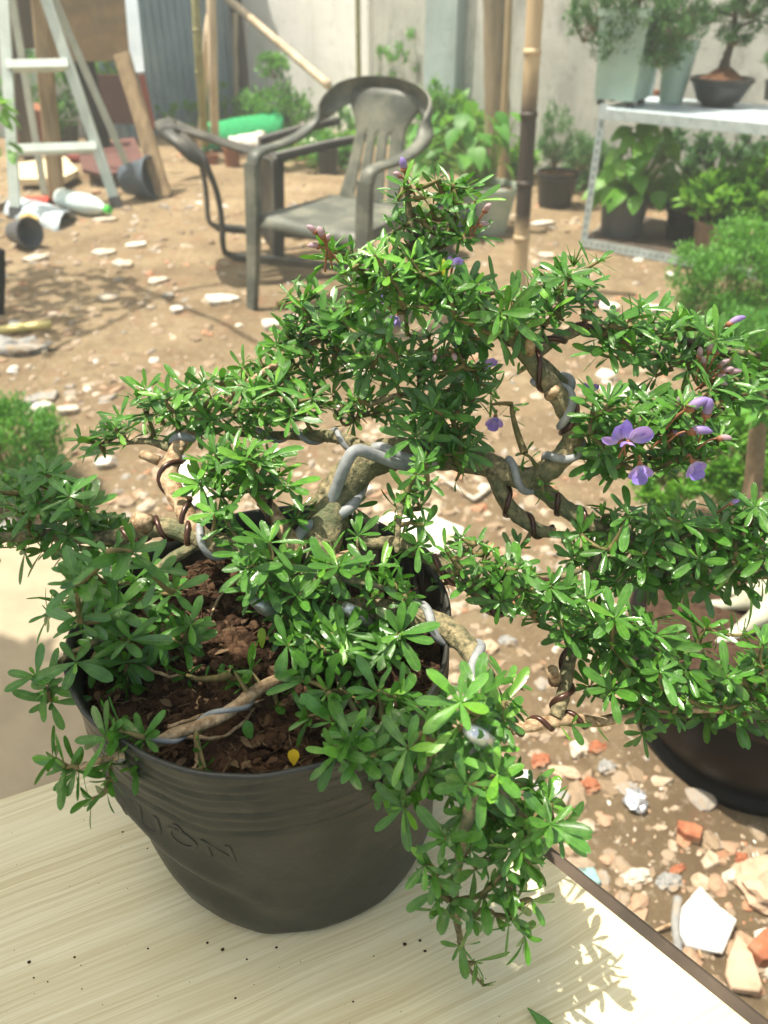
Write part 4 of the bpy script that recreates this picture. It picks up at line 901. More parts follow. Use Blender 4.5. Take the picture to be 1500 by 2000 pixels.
BR['flower_spur']=X((1118,835,.424,5),(1180,850,.420,4),(1250,860,.418,3),(1340,850,.418,2.4),(1410,800,.42,1.6))
BR['down_right']=X((1180,1040,.408,5),(1150,1130,.392,4.6),(1140,1200,.38,4.6),(1112,1290,.356,5),(1100,1360,.335,5.2),(1085,1400,.325,5),)
BR['low_right']=X((1000,1425,.315,4),(1050,1415,.32,4.6),(1110,1405,.326,4.6),(1180,1408,.330,4),(1260,1385,.338,3.6),(1370,1385,.34,3),(1540,1392,.34,2.4))
BR['front']=X((640,1200,.345,9),(740,1190,.342,8.4),(830,1210,.335,8),(890,1240,.322,7.6),(935,1300,.298,7),(955,1370,.268,6),(948,1450,.245,5),(930,1530,.228,4),(905,1640,.212,3.2),(888,1740,.203,2.5),(900,1840,.196,1.8),(915,1890,.192,1.2),(945,1925,.188,.8))
BR['front_side']=X((940,1480,.24,3.4),(985,1560,.228,2.8),(1040,1610,.222,2),(1085,1625,.22,1.4))
BR['front_left']=X((935,1400,.26,3),(880,1440,.25,2.6),(830,1500,.238,2),(790,1555,.23,1.4))
BR['inner']=X((700,1060,.38,5),(790,1065,.372,5),(860,1105,.364,5),(925,1150,.358,5),(965,1190,.352,4.6),(1010,1155,.358,3.4),(1080,1130,.37,2.8),(1130,1115,.38,2))
BR['soil_left']=X((560,1320,.305,4),(500,1350,.288,4.2),(430,1400,.268,4),(350,1430,.258,3.6),(285,1460,.25,3),(215,1480,.243,2),(150,1500,.238,1.2))
BR['centre']=X((600,1230,.345,5),(590,1160,.345,4),(640,1130,.342,3),(720,1140,.338,2),(790,1165,.334,1.2))
BR['centre_front']=X((600,1290,.33,4),(640,1240,.325,3),(650,1300,.305,2.4),(700,1400,.275,1.8),(740,1440,.262,1.2))
BR['left_front']=X((400,1055,.372,4.4),(310,1110,.355,4),(250,1180,.335,3.4),(210,1240,.318,2.6),(120,1290,.30,1.8),(95,1350,.288,1.2))
SK=[]; SP_={}
for k_,c in BR.items():
    s=spline(c,10); SP_[k_]=s
    mb=MB(); tube(mb,[q[0] for q in s],[q[1] for q in s],16 if k_ in('trunk','front','left') else 12,lump=.20,seed=len(SP_))
    rr=random.Random(len(k_))
    for q in s[::3]:   # knobs and scars
        if q[1]>.002 and rr.random()<.6:
            d=rvec(rr); rock(mb,q[0]+d*q[1]*.75,q[1]*.42,q[1]*.42,q[1]*.42,rr.random()*50,1,.5)
    big=k_ in('left_up','left_mid','low_right','soil_left')
    mb.build('trunk' if k_=='trunk' else 'branch',MT['bark_pale'] if big else MT['bark'],tree)
    SK+=[q[0] for q in s[:: 2]]
# root flare
mb=MB(); base=BR['trunk'][0][0]
for i in range(6):
    an=i*1.05+.3; q=Vector((math.cos(an),math.sin(an),0)); s=spline([(base+Vector((0,0,.012)),.013),(base+q*.02+Vector((0,0,-.004)),.008),(base+q*.045+Vector((0,0,-.013)),.004)],5); tube(mb,[x[0] for x in s],[x[1] for x in s],8,lump=.3)
mb.build('surface_root',MT['bark_pale'],tree)
# cut stubs
for (px,py,Y,dx,dy,dz,l,rr) in ((640,1100,.375,.7,-.1,.35,.022,.0045),(290,1025,.378,-.6,-.3,.5,.010,.006),(1085,1330,.345,-.2,-.2,.6,.016,.0042),(485,905,.415,-.2,-.2,.9,.014,.004),(310,900,.42,-.8,.1,.3,.012,.003),(1035,690,.43,-.1,-.2,1,.012,.003),(1070,775,.424,.3,-.4,.6,.01,.0028)):
    p=P(px,py,Y); d=Vector((dx,dy,dz)).normalized(); mb=MB(); tube(mb,[p,p+d*l*.6,p+d*l],[rr*1.1,rr,rr*.9],10,lump=.15); mb.build('cut_stub',MT['bark_pale'],tree)
# wires
def wire(name,key,t0,t1,turns,wr,m,ph=0,gap=.12):
    s=SP_[key]; n=len(s)-1; i0,i1=int(t0*n),int(t1*n); seg=s[i0:i1+1]; fr=frames([q[0] for q in seg])
    # resample fine
    pts=[]; K=14
    tot=(len(seg)-1)*K
    for i in range(len(seg)-1):
        for k in range(K):
            u=k/K; p=seg[i][0].lerp(seg[i+1][0],u); rr=seg[i][1]*(1-u)+seg[i+1][1]*u
            a=ph+turns*6.2832*(i*K+k)/tot; x=fr[i][1].lerp(fr[i+1][1],u).normalized(); y=fr[i][2].lerp(fr[i+1][2],u).normalized()
            pts.append(p+(x*math.cos(a)+y*math.sin(a))*(rr*1.05+wr*gap))
    mb=MB(); tube(mb,pts[::2],wr*.86,8); return mb.build(name,m,tree)
wire('silver_wire','trunk',.44,.68,3.1,.0031,MT['silver_wire'],.4)
wire('brown_wire','trunk',.58,.95,4.5,.0020,MT['brown_wire'],2)
wire('silver_wire','left',.05,.42,2.0,.0028,MT['silver_wire'],1)
wire('brown_wire','left',.30,.62,3,.0020,MT['brown_wire'],2.2)
wire('brown_wire','left_up',.0,.5,2.6,.0020,MT['brown_wire'],1)
wire('silver_wire','left_up',.40,.52,1,.0030,MT['silver_wire'],1)
wire('brown_wire','left_mid',.0,.75,2,.0019,MT['brown_wire'],3)
wire('silver_wire','back_left',.1,.9,3.2,.0024,MT['silver_wire'],0)
wire('brown_wire','right_low',.0,.95,2.4,.0021,MT['brown_wire'],1)
wire('brown_wire','right',.15,.8,4.5,.0021,MT['brown_wire'],1)
wire('silver_wire','right_back',.1,.95,1.2,.0032,MT['silver_wire'],2.2)
wire('brown_wire','right_top',.1,.8,4,.0020,MT['brown_wire'],0)
wire('brown_wire','down_right',.35,.98,2.3,.0023,MT['brown_wire'],1.5)
wire('brown_wire','low_right',.0,.45,2.6,.0021,MT['brown_wire'],.7)
wire('silver_wire','front',.05,.55,3.2,.0032,MT['silver_wire'],2.2)
wire('brown_wire','inner',.25,.85,2.2,.0024,MT['brown_wire'],1)
wire('silver_wire','soil_left',.15,.8,2.2,.0017,MT['silver_wire'],.2)
# the thick double wire laid over the trunk shoulder
for (off,wr) in ((0,.0038),(1,.0031)):
    pts=[P(612,1060,.385),P(645,985,.397),P(676,905,.398),P(697,880,.402),P(735,890,.408),P(775,905,.412),P(830,915,.418)] if off==0 else [P(718,880,.425),P(745,873,.418),P(790,893,.415),P(850,905,.42)]
    s=spline([(p,wr) for p in pts],8); mb=MB(); tube(mb,[q[0] for q in s],wr,12); mb.build('silver_wire',MT['silver_wire'],tree)
mb=MB(); s=spline([(P(570,1085,.372),.0036),(P(592,1035,.384),.0038),(P(645,1015,.39),.0038),(P(690,985,.398),.0036),(P(715,935,.425),.0032)],6); tube(mb,[q[0] for q in s],[q[1] for q in s],12); mb.build('silver_wire',MT['silver_wire'],tree)
for (px,py,Y) in ((516,1185,.335),(695,1200,.33),(938,1440,.235)):
    p=P(px,py,Y); mb=MB(); d=Vector((.5,.1,-.6)).normalized(); s=[(p-d*.010,.003),(p,.0048),(p+d*.012,.0034)]; tube(mb,[q[0] for q in s],[q[1] for q in s],10); mb.build('foil_wrap',MT['foil'],tree)
# ---- foliage
def inside(x,y,poly):
    c=False; j=len(poly)-1
    for i in range(len(poly)):
        xi,yi=poly[i]; xj,yj=poly[j]
        if (yi>y)!=(yj>y) and x<(xj-xi)*(y-yi)/(yj-yi)+xi: c=not c
        j=i
    return c
def zone(poly,Y,dmin,seed,L=.0205,axis=(0,-.15,1),young=.08,depth=.02,extra=(),n=(8,11),spread=(42,95),jit=.6,slope=(0,0),wr=None):
    r=random.Random(seed); pts=[]; dmin*=.655; L*=(.91 if Y>.3 else .88)
    if wr is None: wr=.215 if Y>.42 else (.24 if Y>.34 else .27)
    if poly:
        xs_=[p[0] for p in poly]; ys_=[p[1] for p in poly]; cx=sum(xs_)/len(xs_); cy=sum(ys_)/len(ys_)
        fails=0
        while fails<160:
            x,y=r.uniform(min(xs_),max(xs_)),r.uniform(min(ys_),max(ys_))
            if inside(x,y,poly) and all((x-a)**2+(y-b)**2>dmin*dmin for a,b,_ in pts): pts.append((x,y,Y+slope[0]*(x-cx)+slope[1]*(y-cy)+r.uniform(-depth,depth))); fails=0
            else: fails+=1
    else: cx=sum(e[0] for e in extra)/len(extra); cy=sum(e[1] for e in extra)/len(extra)
    for e in extra: pts.append((e[0],e[1],e[2] if len(e)>2 else Y+r.uniform(-depth,depth)))
    P3=[P(*p) for p in pts]; cen=sum(P3,Vector())/len(P3)
    con=list(SK); lm=MB(); tm=MB()
    order=sorted(P3,key=lambda p:min((p-q).length for q in SK))
    for p in order:
        b0=min(con,key=lambda q:(q-p).length+max(0,(q.z-p.z))*.15)
        ax=Vector(axis)+(p-cen)*5+rvec(r)*jit
        dv=p-b0; L0=dv.length
        if ax.length<.1: ax=Vector((0,0,1))
        ax=(ax.normalized()+dv.normalized()*.5).normalized()
        mid=b0.lerp(p,.55)-ax*L0*.18+rvec(r)*.0025; w=.0009 if L0<.03 else .0012
        tw=[b0.lerp(mid,.5)*.5+b0.lerp(p,.25)*.5,]
        path=[b0,b0.lerp(mid,.6),mid.lerp(p,.45),p]
        s=spline([(q,w) for q in path],3); tube(tm,[q[0] for q in s],[w*1.5*(1-i/len(s))+w*.75 for i in range(len(s))],5,r.random(),cap=False)
        rosette(lm,p,ax,r.randint(*n),L,r,spread,young=young,wr=wr)
        # smaller leaves along the shoot
        k=int(L0/.0085)
        for i in range(min(k,7)):
            t=(i+1)/(k+1); q=s[int(t*(len(s)-1))][0]; d=(p-b0).normalized()
            if r.random()<.85: rosette(lm,q,(ax+d*.3+rvec(r)*.6),r.randint(2,4),L*.82,r,(35,85),young=young*.6,wr=wr)
        con.append(p); con.append(mid)
    f=lm.build('foliage',MT['leaf'],tree); tm.build('twig',MT['twig'],f); return f
Z=zone
Z([(778,372),(830,345),(915,352),(940,385),(900,420),(905,480),(850,540),(790,520),(760,470),(775,420)],.447,34,101,L=.0165,depth=.012,extra=((795,365),(800,420),(885,372),(905,365),(905,465),(930,460),(880,450),(790,440),(850,480),(760,470)),n=(6,9),young=.1,spread=(45,100))
Z([(630,500),(690,478),(750,490),(860,525),(890,570),(840,600),(770,610),(720,590),(655,540)],.425,36,102,L=.0185,young=.5,extra=((640,505),(650,490),(735,560),(790,600),(700,520),(760,540)))
Z([(880,560),(960,560),(1000,600),(1030,650),(960,690),(860,660),(830,610)],.425,44,103,L=.0215,axis=(0,-.5,1),extra=((975,610,.405),(920,565,.42),(1000,590,.42)))
Z([(1020,560),(1090,530),(1150,510),(1160,560),(1120,610),(1080,650),(1020,650),(990,610)],.45,40,104,L=.0185,extra=((1170,510),(1085,560),(1135,580),(1105,540)),axis=(.2,-.1,1))
Z([(700,640),(800,640),(880,670),(960,720),(960,780),(880,790),(800,770),(720,740),(680,690)],.45,36,105,L=.020,young=.03,extra=((790,610),(890,650)))
Z([(790,790),(880,780),(920,830),(910,900),(850,900),(800,870)],.43,38,106,L=.021,young=.02,axis=(0,-.5,.8))
Z([(560,660),(600,620),(680,640),(740,690),(720,740),(640,740),(540,760),(470,760),(430,740),(500,700)],.49,34,107,L=.021,young=.22,extra=((590,600),(595,630),(560,650)))
Z([(270,790),(340,770),(420,745),(520,750),(600,760),(640,800),(560,830),(470,840),(380,850),(300,830)],.455,31,108,L=.0195,young=.32,extra=((205,855,.442),(235,815),(180,862,.443),(250,862,.44),(300,850,.44),(225,840,.442),(160,860,.444),(268,780),(200,880),(285,760),(250,835),(360,760),(415,740)))
Z([(640,770),(720,770),(760,800),(720,830),(650,830)],.465,32,109,L=.018,young=.3,extra=((700,800),(760,800)))
Z([(410,890),(480,870),(540,890),(555,930),(500,960),(430,970),(390,950)],.405,33,110,L=.020,young=.32,extra=((390,945,.39),(500,905),(560,950),(420,1000,.37)))
Z([(560,980),(620,970),(700,990),(720,1040),(660,1070),(600,1050),(560,1010)],.395,42,111,L=.0165,young=.12)
Z([(20,980),(60,930),(110,930),(160,980),(220,1010),(200,1070),(120,1080),(40,1080),(0,1060)],.385,42,112,L=.0215,young=.02,extra=((90,925),(105,960),(150,1000),(10,1010),(-20,960),(200,1060),(120,1075),(-20,1070)))
Z([(110,1150),(160,1080),(240,1050),(290,1090),(360,1150),(380,1210),(350,1290),(330,1350),(270,1400),(200,1370),(150,1310),(130,1220)],.315,60,113,L=.0215,young=.02,depth=.025,extra=((95,1200),(240,1250,.30),(300,1150),(90,1345,.288),(100,1370,.286),(70,1320,.29),(350,1230)),n=(7,10))
Z(None,.245,40,114,L=.0195,young=.0,extra=((105,1480,.24),(150,1505,.238),(205,1440,.245),(235,1465,.247),(280,1440,.25),(215,1520,.238),(180,1560,.232),(270,1490,.247),(130,1500,.237),(240,1430,.25)),axis=(-.5,-.4,.2))
Z(None,.25,40,115,L=.014,young=.05,extra=((400,1500,.243),(390,1520,.241)),n=(4,5),axis=(0,-.3,-.2))
Z([(470,1100),(520,1050),(600,1090),(680,1100),(760,1110),(790,1160),(740,1200),(660,1260),(590,1240),(520,1200)],.342,40,116,L=.0215,young=.12,depth=.02,extra=((635,1120,.335),(470,1060,.365),(790,1165,.335),(440,1010,.37),(480,1080,.36),(520,1110,.35)),n=(6,9))
Z([(600,1230),(700,1220),(790,1270),(790,1330),(700,1340),(620,1330)],.318,42,117,L=.0215,young=.06,extra=((645,1290,.305),(780,1240),(560,1260)))
Z([(680,1360),(760,1340),(830,1370),(830,1430),(740,1460),(660,1430)],.285,48,118,L=.0215,young=.08,extra=((685,1440,.243),(600,1400,.265),(640,1350,.275),(700,1480,.236),(740,1470,.24),(655,1470,.238),(590,1330,.285),(760,1430,.25),(650,1410,.258),(540,1380,.29),(490,1310,.30)))
Z([(840,1400),(900,1350),(960,1330),(1010,1370),(990,1450),(960,1520),(900,1550),(820,1540),(740,1550),(735,1500),(790,1450)],.25,54,119,L=.0205,young=.2,extra=((968,1373,.262),(816,1545,.235),(833,1510),(787,1580,.228),(990,1330,.28),(906,1587,.222)),axis=(0,-.4,1))
Z([(900,1520),(980,1490),(1050,1530),(1100,1600),(1080,1650),(1000,1660),(930,1620)],.228,50,120,L=.0205,young=.2,extra=((1040,1604,.222),(1092,1629,.219),(1034,1688,.214),(1070,1570),(960,1560)),axis=(.1,-.4,1))
Z(None,.2,44,121,L=.0200,young=.02,extra=((850,1713,.205),(994,1790,.197),(900,1846,.194),(1024,1825,.194),(870,1640,.213),(830,1690,.207),(960,1680,.208),(990,1700,.207),(920,1660,.21),(860,1780,.2),(1040,1760,.2),(1010,1770,.199),(930,1880,.193),(930,1700,.206),(960,1730,.203),(880,1760,.202),(945,1750,.202),(900,1680,.208),(1000,1740,.203),(970,1790,.198),(920,1790,.199),(850,1740,.203),(890,1640,.213)),axis=(.1,-.6,.35),n=(5,8))
Z([(790,930),(830,900),(840,980),(830,1060),(800,1100),(770,1060),(765,980)],.38,38,122,L=.0165,young=.05,axis=(0,-.5,.4))
Z(None,.37,40,123,L=.015,extra=((870,1070),(900,1050),(880,1100),(930,1060),(860,1110),(900,1110),(850,1140)),n=(4,6))
Z([(900,1110),(960,1090),(1040,1110),(1100,1150),(1110,1230),(1060,1230),(1000,1190),(940,1180)],.365,42,124,L=.0195,young=.08,extra=((1050,1150),(960,1130),(990,1110)),slope=(0,-.0001))
Z([(1110,1060),(1180,1000),(1270,1000),(1380,1030),(1520,1010),(1530,1120),(1420,1150),(1300,1150),(1200,1150),(1130,1130)],.40,35,125,L=.0215,young=.03,depth=.025)
Z([(1390,1000),(1450,985),(1540,985),(1540,1030),(1430,1040)],.415,42,127,L=.021,young=.05)
Z([(1090,1180),(1160,1150),(1200,1220),(1180,1290),(1120,1290),(1090,1240)],.37,37,128,L=.021,young=.04,extra=((1110,1230),(1160,1230)))
Z([(1200,1190),(1280,1200),(1340,1230),(1320,1330),(1240,1340),(1180,1310)],.358,40,129,L=.0225,young=.05,extra=((1365,1265,.35),(1380,1225,.352),(1450,1240,.35)))
Z([(1180,1330),(1280,1310),(1400,1300),(1540,1290),(1540,1400),(1440,1410),(1330,1390),(1250,1400),(1200,1390)],.338,39,130,L=.0205,young=.16,extra=((1240,1370),(1340,1400),(1430,1380),(1480,1370),(1255,1430),(1150,1340),(1490,1260),(1460,1310)))
Z(None,.33,44,131,L=.0155,young=.5,extra=((1115,1415,.322),(1095,1420,.32),(1165,1415,.325)),n=(3,4),axis=(.1,-.4,-.5))
Z([(1150,650),(1230,610),(1330,620),(1420,650),(1540,690),(1540,760),(1440,750),(1330,720),(1260,710),(1180,690)],.458,35,132,L=.0200,young=.06,extra=((1250,600),(1350,630),(1240,690),(1280,735,.45),(1410,740),(1165,690),(1395,660)))
Z([(1150,820),(1200,770),(1290,780),(1370,770),(1410,830),(1410,880),(1340,910),(1250,925),(1180,930),(1150,880)],.415,36,133,L=.0205,young=.05,extra=((1220,900),(1310,840),(1160,780),(1390,760)))
Z([(1390,740),(1460,720),(1540,740),(1520,790),(1430,790)],.44,42,134,L=.020,young=.05)
Z(None,.43,42,135,L=.0135,young=.05,extra=((1025,885,.425),(915,830,.43),(1010,730,.43),(960,790,.45),(1000,790,.455),(900,880,.42),(1050,935,.415),(1060,960,.41),(890,940,.42)),n=(2,4),axis=(0,-.3,-.3))
Z([(560,560),(620,575),(620,610),(580,620)],.50,44,136,L=.021,extra=((590,590),(600,640)),axis=(-.2,0,1))
Z([(700,560),(760,620),(740,660),(680,650),(640,600)],.475,44,137,L=.019,young=.05)
Z([(870,1060),(1010,1040),(1010,1100),(900,1090)],.40,80,138,L=.016)
Z([(330,1330),(420,1290),(480,1320),(400,1370)],.30,90,139,L=.013,n=(3,4))
# ---- flowers and buds
def fm(name,base,tip):
    m,nt,b,o=nodes(name); c=ramp(nt,attr(nt,'lt'),[(0,base),(.3,tuple(x*.5+y*.5 for x,y in zip(base,tip))),(.65,tip)]); c=mixc(nt,.35,c,mixc(nt,noise_n(nt,220,3,.5),tuple(x*.55 for x in tip),tuple(min(1,x*1.5) for x in tip)))
    nt.links.new(c,b.inputs['Base Color']); b.inputs['Roughness'].default_value=.5; b.inputs['Specular IOR Level'].default_value=.3
    t=N(nt,'ShaderNodeBsdfTranslucent'); nt.links.new(c,t.inputs['Color']); mx=N(nt,'ShaderNodeMixShader'); mx.inputs[0].default_value=.3; nt.links.new(b.outputs[0],mx.inputs[1]); nt.links.new(t.outputs[0],mx.inputs[2]); nt.links.new(mx.outputs[0],o.inputs[0]); return m
VIO=fm('violet_petal',(.85,.80,.86),(.29,.21,.63)); MAG=fm('mauve_petal',(.84,.78,.86),(.44,.29,.70)); BUD=fm('bud_skin',(.30,.12,.07),(.50,.36,.40)); CAL=MT['pot'] and mat('calyx',(.30,.12,.06),(.2,.08,.04),90,.5)
def anchor(p): return min(SK,key=lambda q:(q-p).length)
def stalk(f,p,q,w=.0007):
    mb=MB(); s=spline([(p,w),(p.lerp(q,.5)+Vector((0,0,.002)),w),(q,w*1.2)],4); tube(mb,[x[0] for x in s],w,5); mb.build('stalk',CAL,f)
def part(mb,nm,m,f): return mb.build(nm,m,f)
def flower(px,py,Y,d,size,face=(0,-1,.3),m=VIO,label=None):
    size*=.72
    p=P(px,py,Y); d=Vector(d).normalized(); up=Vector(face).normalized(); s=d.cross(up).normalized(); up=s.cross(d)
    mb=MB(); leaf(mb,p,d*.9-up*.15,up,size*.95,size*.70,-.35,.45,.5,0,9,4,.3)      # banner
    f=mb.build('flower',m,tree)
    if label: f['label']=label
    mb=MB()
    for q in (-1,1): leaf(mb,p,(d+s*q*.75+up*.25),(up-s*q*.6),size*.85,size*.36,.30,.5,.5,0,8,3,q*.4)
    part(mb,'wing_petal',VIO if m is MAG else MAG,f)
    mb=MB(); leaf(mb,p+up*size*.05,d*.7+up*.6,up,size*.62,size*.32,-.3,.5,.5,0,8,2); part(mb,'keel_petal',m,f)
    mb=MB(); tube(mb,[p-d*size*.16,p-d*size*.05,p+d*size*.08],[size*.05,size*.12,size*.15],8); part(mb,'calyx',CAL,f)
    stalk(f,p-d*size*.15,p-d*size*.55+Vector((0,0,-.004)))
def bud(px,py,Y,d,L,W,m=None,st=.010):
    L*=.80; W*=.82
    p=P(px,py,Y); d=Vector(d).normalized(); mb=MB(); pts=[];rr=[]
    for i in range(9):
        t=i/8; pts.append(p+d*L*t+Vector((0,0,.10*L*math.sin(t*3.1)))); rr.append(W*.5*max(.06,math.sin(math.pi*min(t*.86+.10,1))**.75))
    tube(mb,pts,rr,10); f=mb.build('flower_bud',m or BUD,tree); mb=MB(); tube(mb,[p-d*L*.08,p+d*L*.05,p+d*L*.28],[W*.2,W*.46,W*.5],10); mb.build('calyx',CAL,f)
    stalk(f,p-d*L*.05,p-d*st+Vector((0,0,-st*.8)),.0006)
flower(1212,862,.380,(-.6,-.2,.8),.0200,(-.2,-1,.5),VIO); flower(1228,862,.378,(.35,-.25,.95),.0230,(0,-1,.5),MAG)
flower(1250,905,.385,(.15,-.35,-1),.018,(0,-1,-.2),VIO); flower(1352,900,.388,(.5,-.3,-.9),.017,(.2,-1,.1),VIO)
flower(968,812,.455,(-.1,-.3,-.8),.015,(0,-1,0)); flower(1150,765,.455,(.1,-.3,.9),.013,(0,-1,.2),MAG); flower(948,715,.45,(.3,-.3,.8),.014,(0,-1,.1),MAG)
flower(752,590,.46,(.1,-.3,.9),.013,(0,-1,.2),MAG); flower(775,615,.462,(-.4,-.3,-.8),.012,(0,-1,.2)); flower(885,520,.43,(.2,-.3,.8),.011,(0,-1,.1))
PB=fm('open_bud_skin',(.55,.42,.45),(.30,.22,.50))
for (px,py,Y,d,L,W,m) in ((1340,800,.388,(.9,-.1,.55),.0170,.0068,PB),(1378,815,.388,(-.1,-.2,1),.0165,.0068,PB),(1345,842,.386,(1,-.2,.05),.0160,.0068,PB),(1402,856,.388,(1,-.1,0),.0100,.0045,None),(1420,635,.445,(.9,0,.45),.0140,.0050,PB),(1180,886,.405,(-.8,-.2,.3),.0095,.0052,PB),(1323,792,.405,(0,-.1,1),.0085,.0038,None),(1310,847,.404,(.9,-.2,.4),.0085,.0050,PB),(1320,848,.404,(.7,-.4,.2),.006,.004,PB),
  (1366,700,.44,(-.25,-.2,1),.0105,.0043,None),(1384,690,.44,(-.1,-.2,1),.0100,.0045,None),(1398,692,.44,(.2,-.2,1),.0095,.0043,None),(1402,718,.438,(.7,-.2,.8),.0100,.0043,None),(1408,727,.437,(1,-.2,.45),.0095,.0045,None),(1398,738,.436,(.9,-.3,.2),.0100,.0045,None),(1420,728,.438,(1,-.2,.2),.0105,.0047,None),(1400,746,.436,(.8,-.4,-.1),.0080,.004,None),(1376,712,.44,(-.5,-.3,.8),.0095,.0040,None),
  (790,335,.449,(-.25,-.1,1),.0095,.0050,PB),(783,345,.449,(-.9,-.2,.4),.0060,.0035,None),(945,415,.44,(.6,-.2,.8),.0075,.0042,None),(935,440,.44,(1,-.2,.1),.0075,.0036,None),(922,413,.44,(0,-.2,1),.006,.0036,None),(632,465,.42,(-.4,-.2,.9),.0085,.0048,None),(618,455,.42,(-.9,-.2,.7),.0080,.0040,None),(625,482,.42,(-1,-.2,.1),.0085,.0040,None),(640,470,.42,(.2,-.2,.8),.005,.0034,None),(1040,560,.45,(0,-.1,1),.007,.003,None),(1160,600,.452,(.4,-.1,.9),.007,.004,None),(885,690,.42,(.2,-.5,-.5),.006,.004,None),(850,693,.42,(-.1,-.5,-.6),.005,.0036,None),(1425,985,.40,(.6,-.2,.5),.008,.004,PB),(1213,888,.4,(.1,-.3,1),.005,.003,PB)):
    bud(px,py,Y,d,L,W,m)
# bare budding spikes
for (px,py,Y,n) in ((1035,580,.45,4),(1120,520,.452,6),(560,735,.46,7),(945,1925,.188,6),(905,440,.44,4)):
    p=P(px,py,Y); mb=MB()
    for i in range(n):
        d=(Vector((rnd.uniform(-.6,.6),-.2,.8))+rvec()*.3).normalized(); tube(mb,[p,p+d*rnd.uniform(.008,.016)],[.0006,.0002],4)
    mb.build('flower_stalk',MT['green_twig'],tree)
# loose leaf at the bottom edge of the board
mb=MB(); p=G(1030,1968,TZ+.004); leaf(mb,p,Vector((.65,-.7,.05)),Vector((0,0,1)),.024,.0078,.1,.15,.45,0,7,2); tag(mb.build('fallen_leaf',MT['leaf'],None),'single green leaf lying on the sunlit board at the bottom','leaf')
# ------------------------------------------------------------------ rubble
m,nt,b,o=nodes('rubble_mix')
c=nt.nodes.new('ShaderNodeValToRGB'); c.color_ramp.interpolation='CONSTANT'; e=c.color_ramp.elements
cols=[(0,(.44,.38,.30)),(.13,(.27,.21,.15)),(.36,(.21,.15,.095)),(.58,(.33,.14,.07)),(.66,(.36,.22,.14)),(.76,(.25,.24,.22)),(.85,(.38,.31,.23)),(.955,(.70,.68,.62))]
while len(e)<len(cols): e.new(.5)
for i,(p,cc) in enumerate(cols): e[i].position=p; e[i].color=C(cc)
nt.links.new(attr(nt,'rnd'),c.inputs[0]); cc=mixc(nt,ramp(nt,noise_n(nt,60,6,.65),[(.38,(0,0,0)),(.62,(.85,.85,.85))]),c.outputs[0],(.265,.195,.12))
nt.links.new(cc,b.inputs['Base Color']); b.inputs['Roughness'].default_value=.85; bump(nt,b,noise_n(nt,120,6,.6),.5,.004)
mb=MB(); r=random.Random(77)
def clear(p): # keep off the path and pots
    return not (p.x<-.32 and p.y<1.6 and p.x>-3.2) and (Vector((p.x,p.y,0))-Vector((.69,.985,0))).length>.21
for i in range(9500):
    if i<2000: p=G(r.uniform(780,1560),r.uniform(1150,2080))
    elif i<8000: p=G(r.uniform(-50,1500),r.uniform(420,1200))
    else: p=G(r.uniform(-100,1500),r.uniform(300,520))
    if not clear(p): continue
    s=.0035+.020*r.random()**3.6
    if i>=8000: s*=1.7
    elif i>=2000: s*=1.25
    pos=Vector((p.x,p.y,ground_h(p.x,p.y)-s*.28))
    if r.random()<.45: shard(mb,pos,s*r.uniform(1.2,3),s*r.uniform(.9,1.8),s*r.uniform(.25,.6),r.uniform(0,3.1),r.choice((4,5,6)),i,.4,r.random())
    else: rock(mb,pos+Vector((0,0,s*.2)),s*r.uniform(.7,1.2),s*r.uniform(.6,1),s*r.uniform(.35,.7),i,0 if s<.012 else 1,.5,r.uniform(0,3),r.random())
tag(mb.build('rubble',m,None,False),'small brick, mortar and tile rubble strewn over the sandy soil','rubble',kind='stuff')
MATS={'w':'white','s':'whitestone','g':'greystone','b':'brick','t':'beigetile','q':'turq'}
def piece(name,px,py,w,l,th,ang,mk,label,cat='rubble',n=6,rocky=False,group=None,z=0,tilt=.12):
    p=GG(px,py)+Vector((0,0,z)); sx,sy=pxsize(p,w),pxsize(p,l); mb=MB()
    if rocky: rock(mb,p+Vector((0,0,min(sx,sy)*.10)),sx/2,sy/2,min(sx,sy)*.32,px*.37,2,.55,ang,.5,2.0)
    else: shard(mb,p,sx,sy,th,ang,n,px+py,tilt)
    return tag(mb.build(name,MT[MATS[mk]],None,False,origin=p),label,cat,group)
# big white tile, exact outline
def outline(name,pts,th,m,label,cat,z=.03,lift=.0):
    q=[G(x,y,z) for x,y in pts]; k=len(q); mb=MB(); c=sum(q,Vector())/k; e=.002
    lo=[Vector((p.x,p.y,p.z-th+(.012*noise.noise(p*9)) )) for p in q]; md=[p-Vector((0,0,e)) for p in q]; hi=[p+(c-p).normalized()*e for p in q]
    mb.add(lo+md+hi,[tuple(range(k))]+[(i,i+k,(i+1)%k+k,(i+1)%k) for i in range(k)]+[(i+k,i+2*k,(i+1)%k+2*k,(i+1)%k+k) for i in range(k)]+[tuple(range(3*k-1,2*k-1,-1))])
    return tag(mb.build(name,m,None,False,origin=Vector((c.x,c.y,z-th))),label,cat)
mw=mat('white_glazed_tile',(.80,.80,.78),(.72,.71,.68),8,.3,.15,60,.001,.5,dirt=(.46,.43,.37),dscale=28)
speckle(mw,60,.60,.68,(.30,.27,.22))
outline('tile_shard',[(1325,1818),(1333,1770),(1368,1729),(1406,1770),(1440,1795),(1412,1861),(1345,1845)],.012,mw,'large bright white tile shard lying on the rubble at lower right','tile')
outline('tile_shard',[(1418,1900),(1422,1872),(1440,1823),(1466,1850),(1490,1925),(1484,1936),(1430,1930)],.014,MT['beigetile'],'pinkish beige pointed tile shard below the white tile','tile')
outline('brick_piece',[(1462,1845),(1490,1815),(1520,1800),(1530,1870),(1490,1874)],.035,MT['brick'],'orange broken brick at the right edge beside the beige shard','brick',.04)
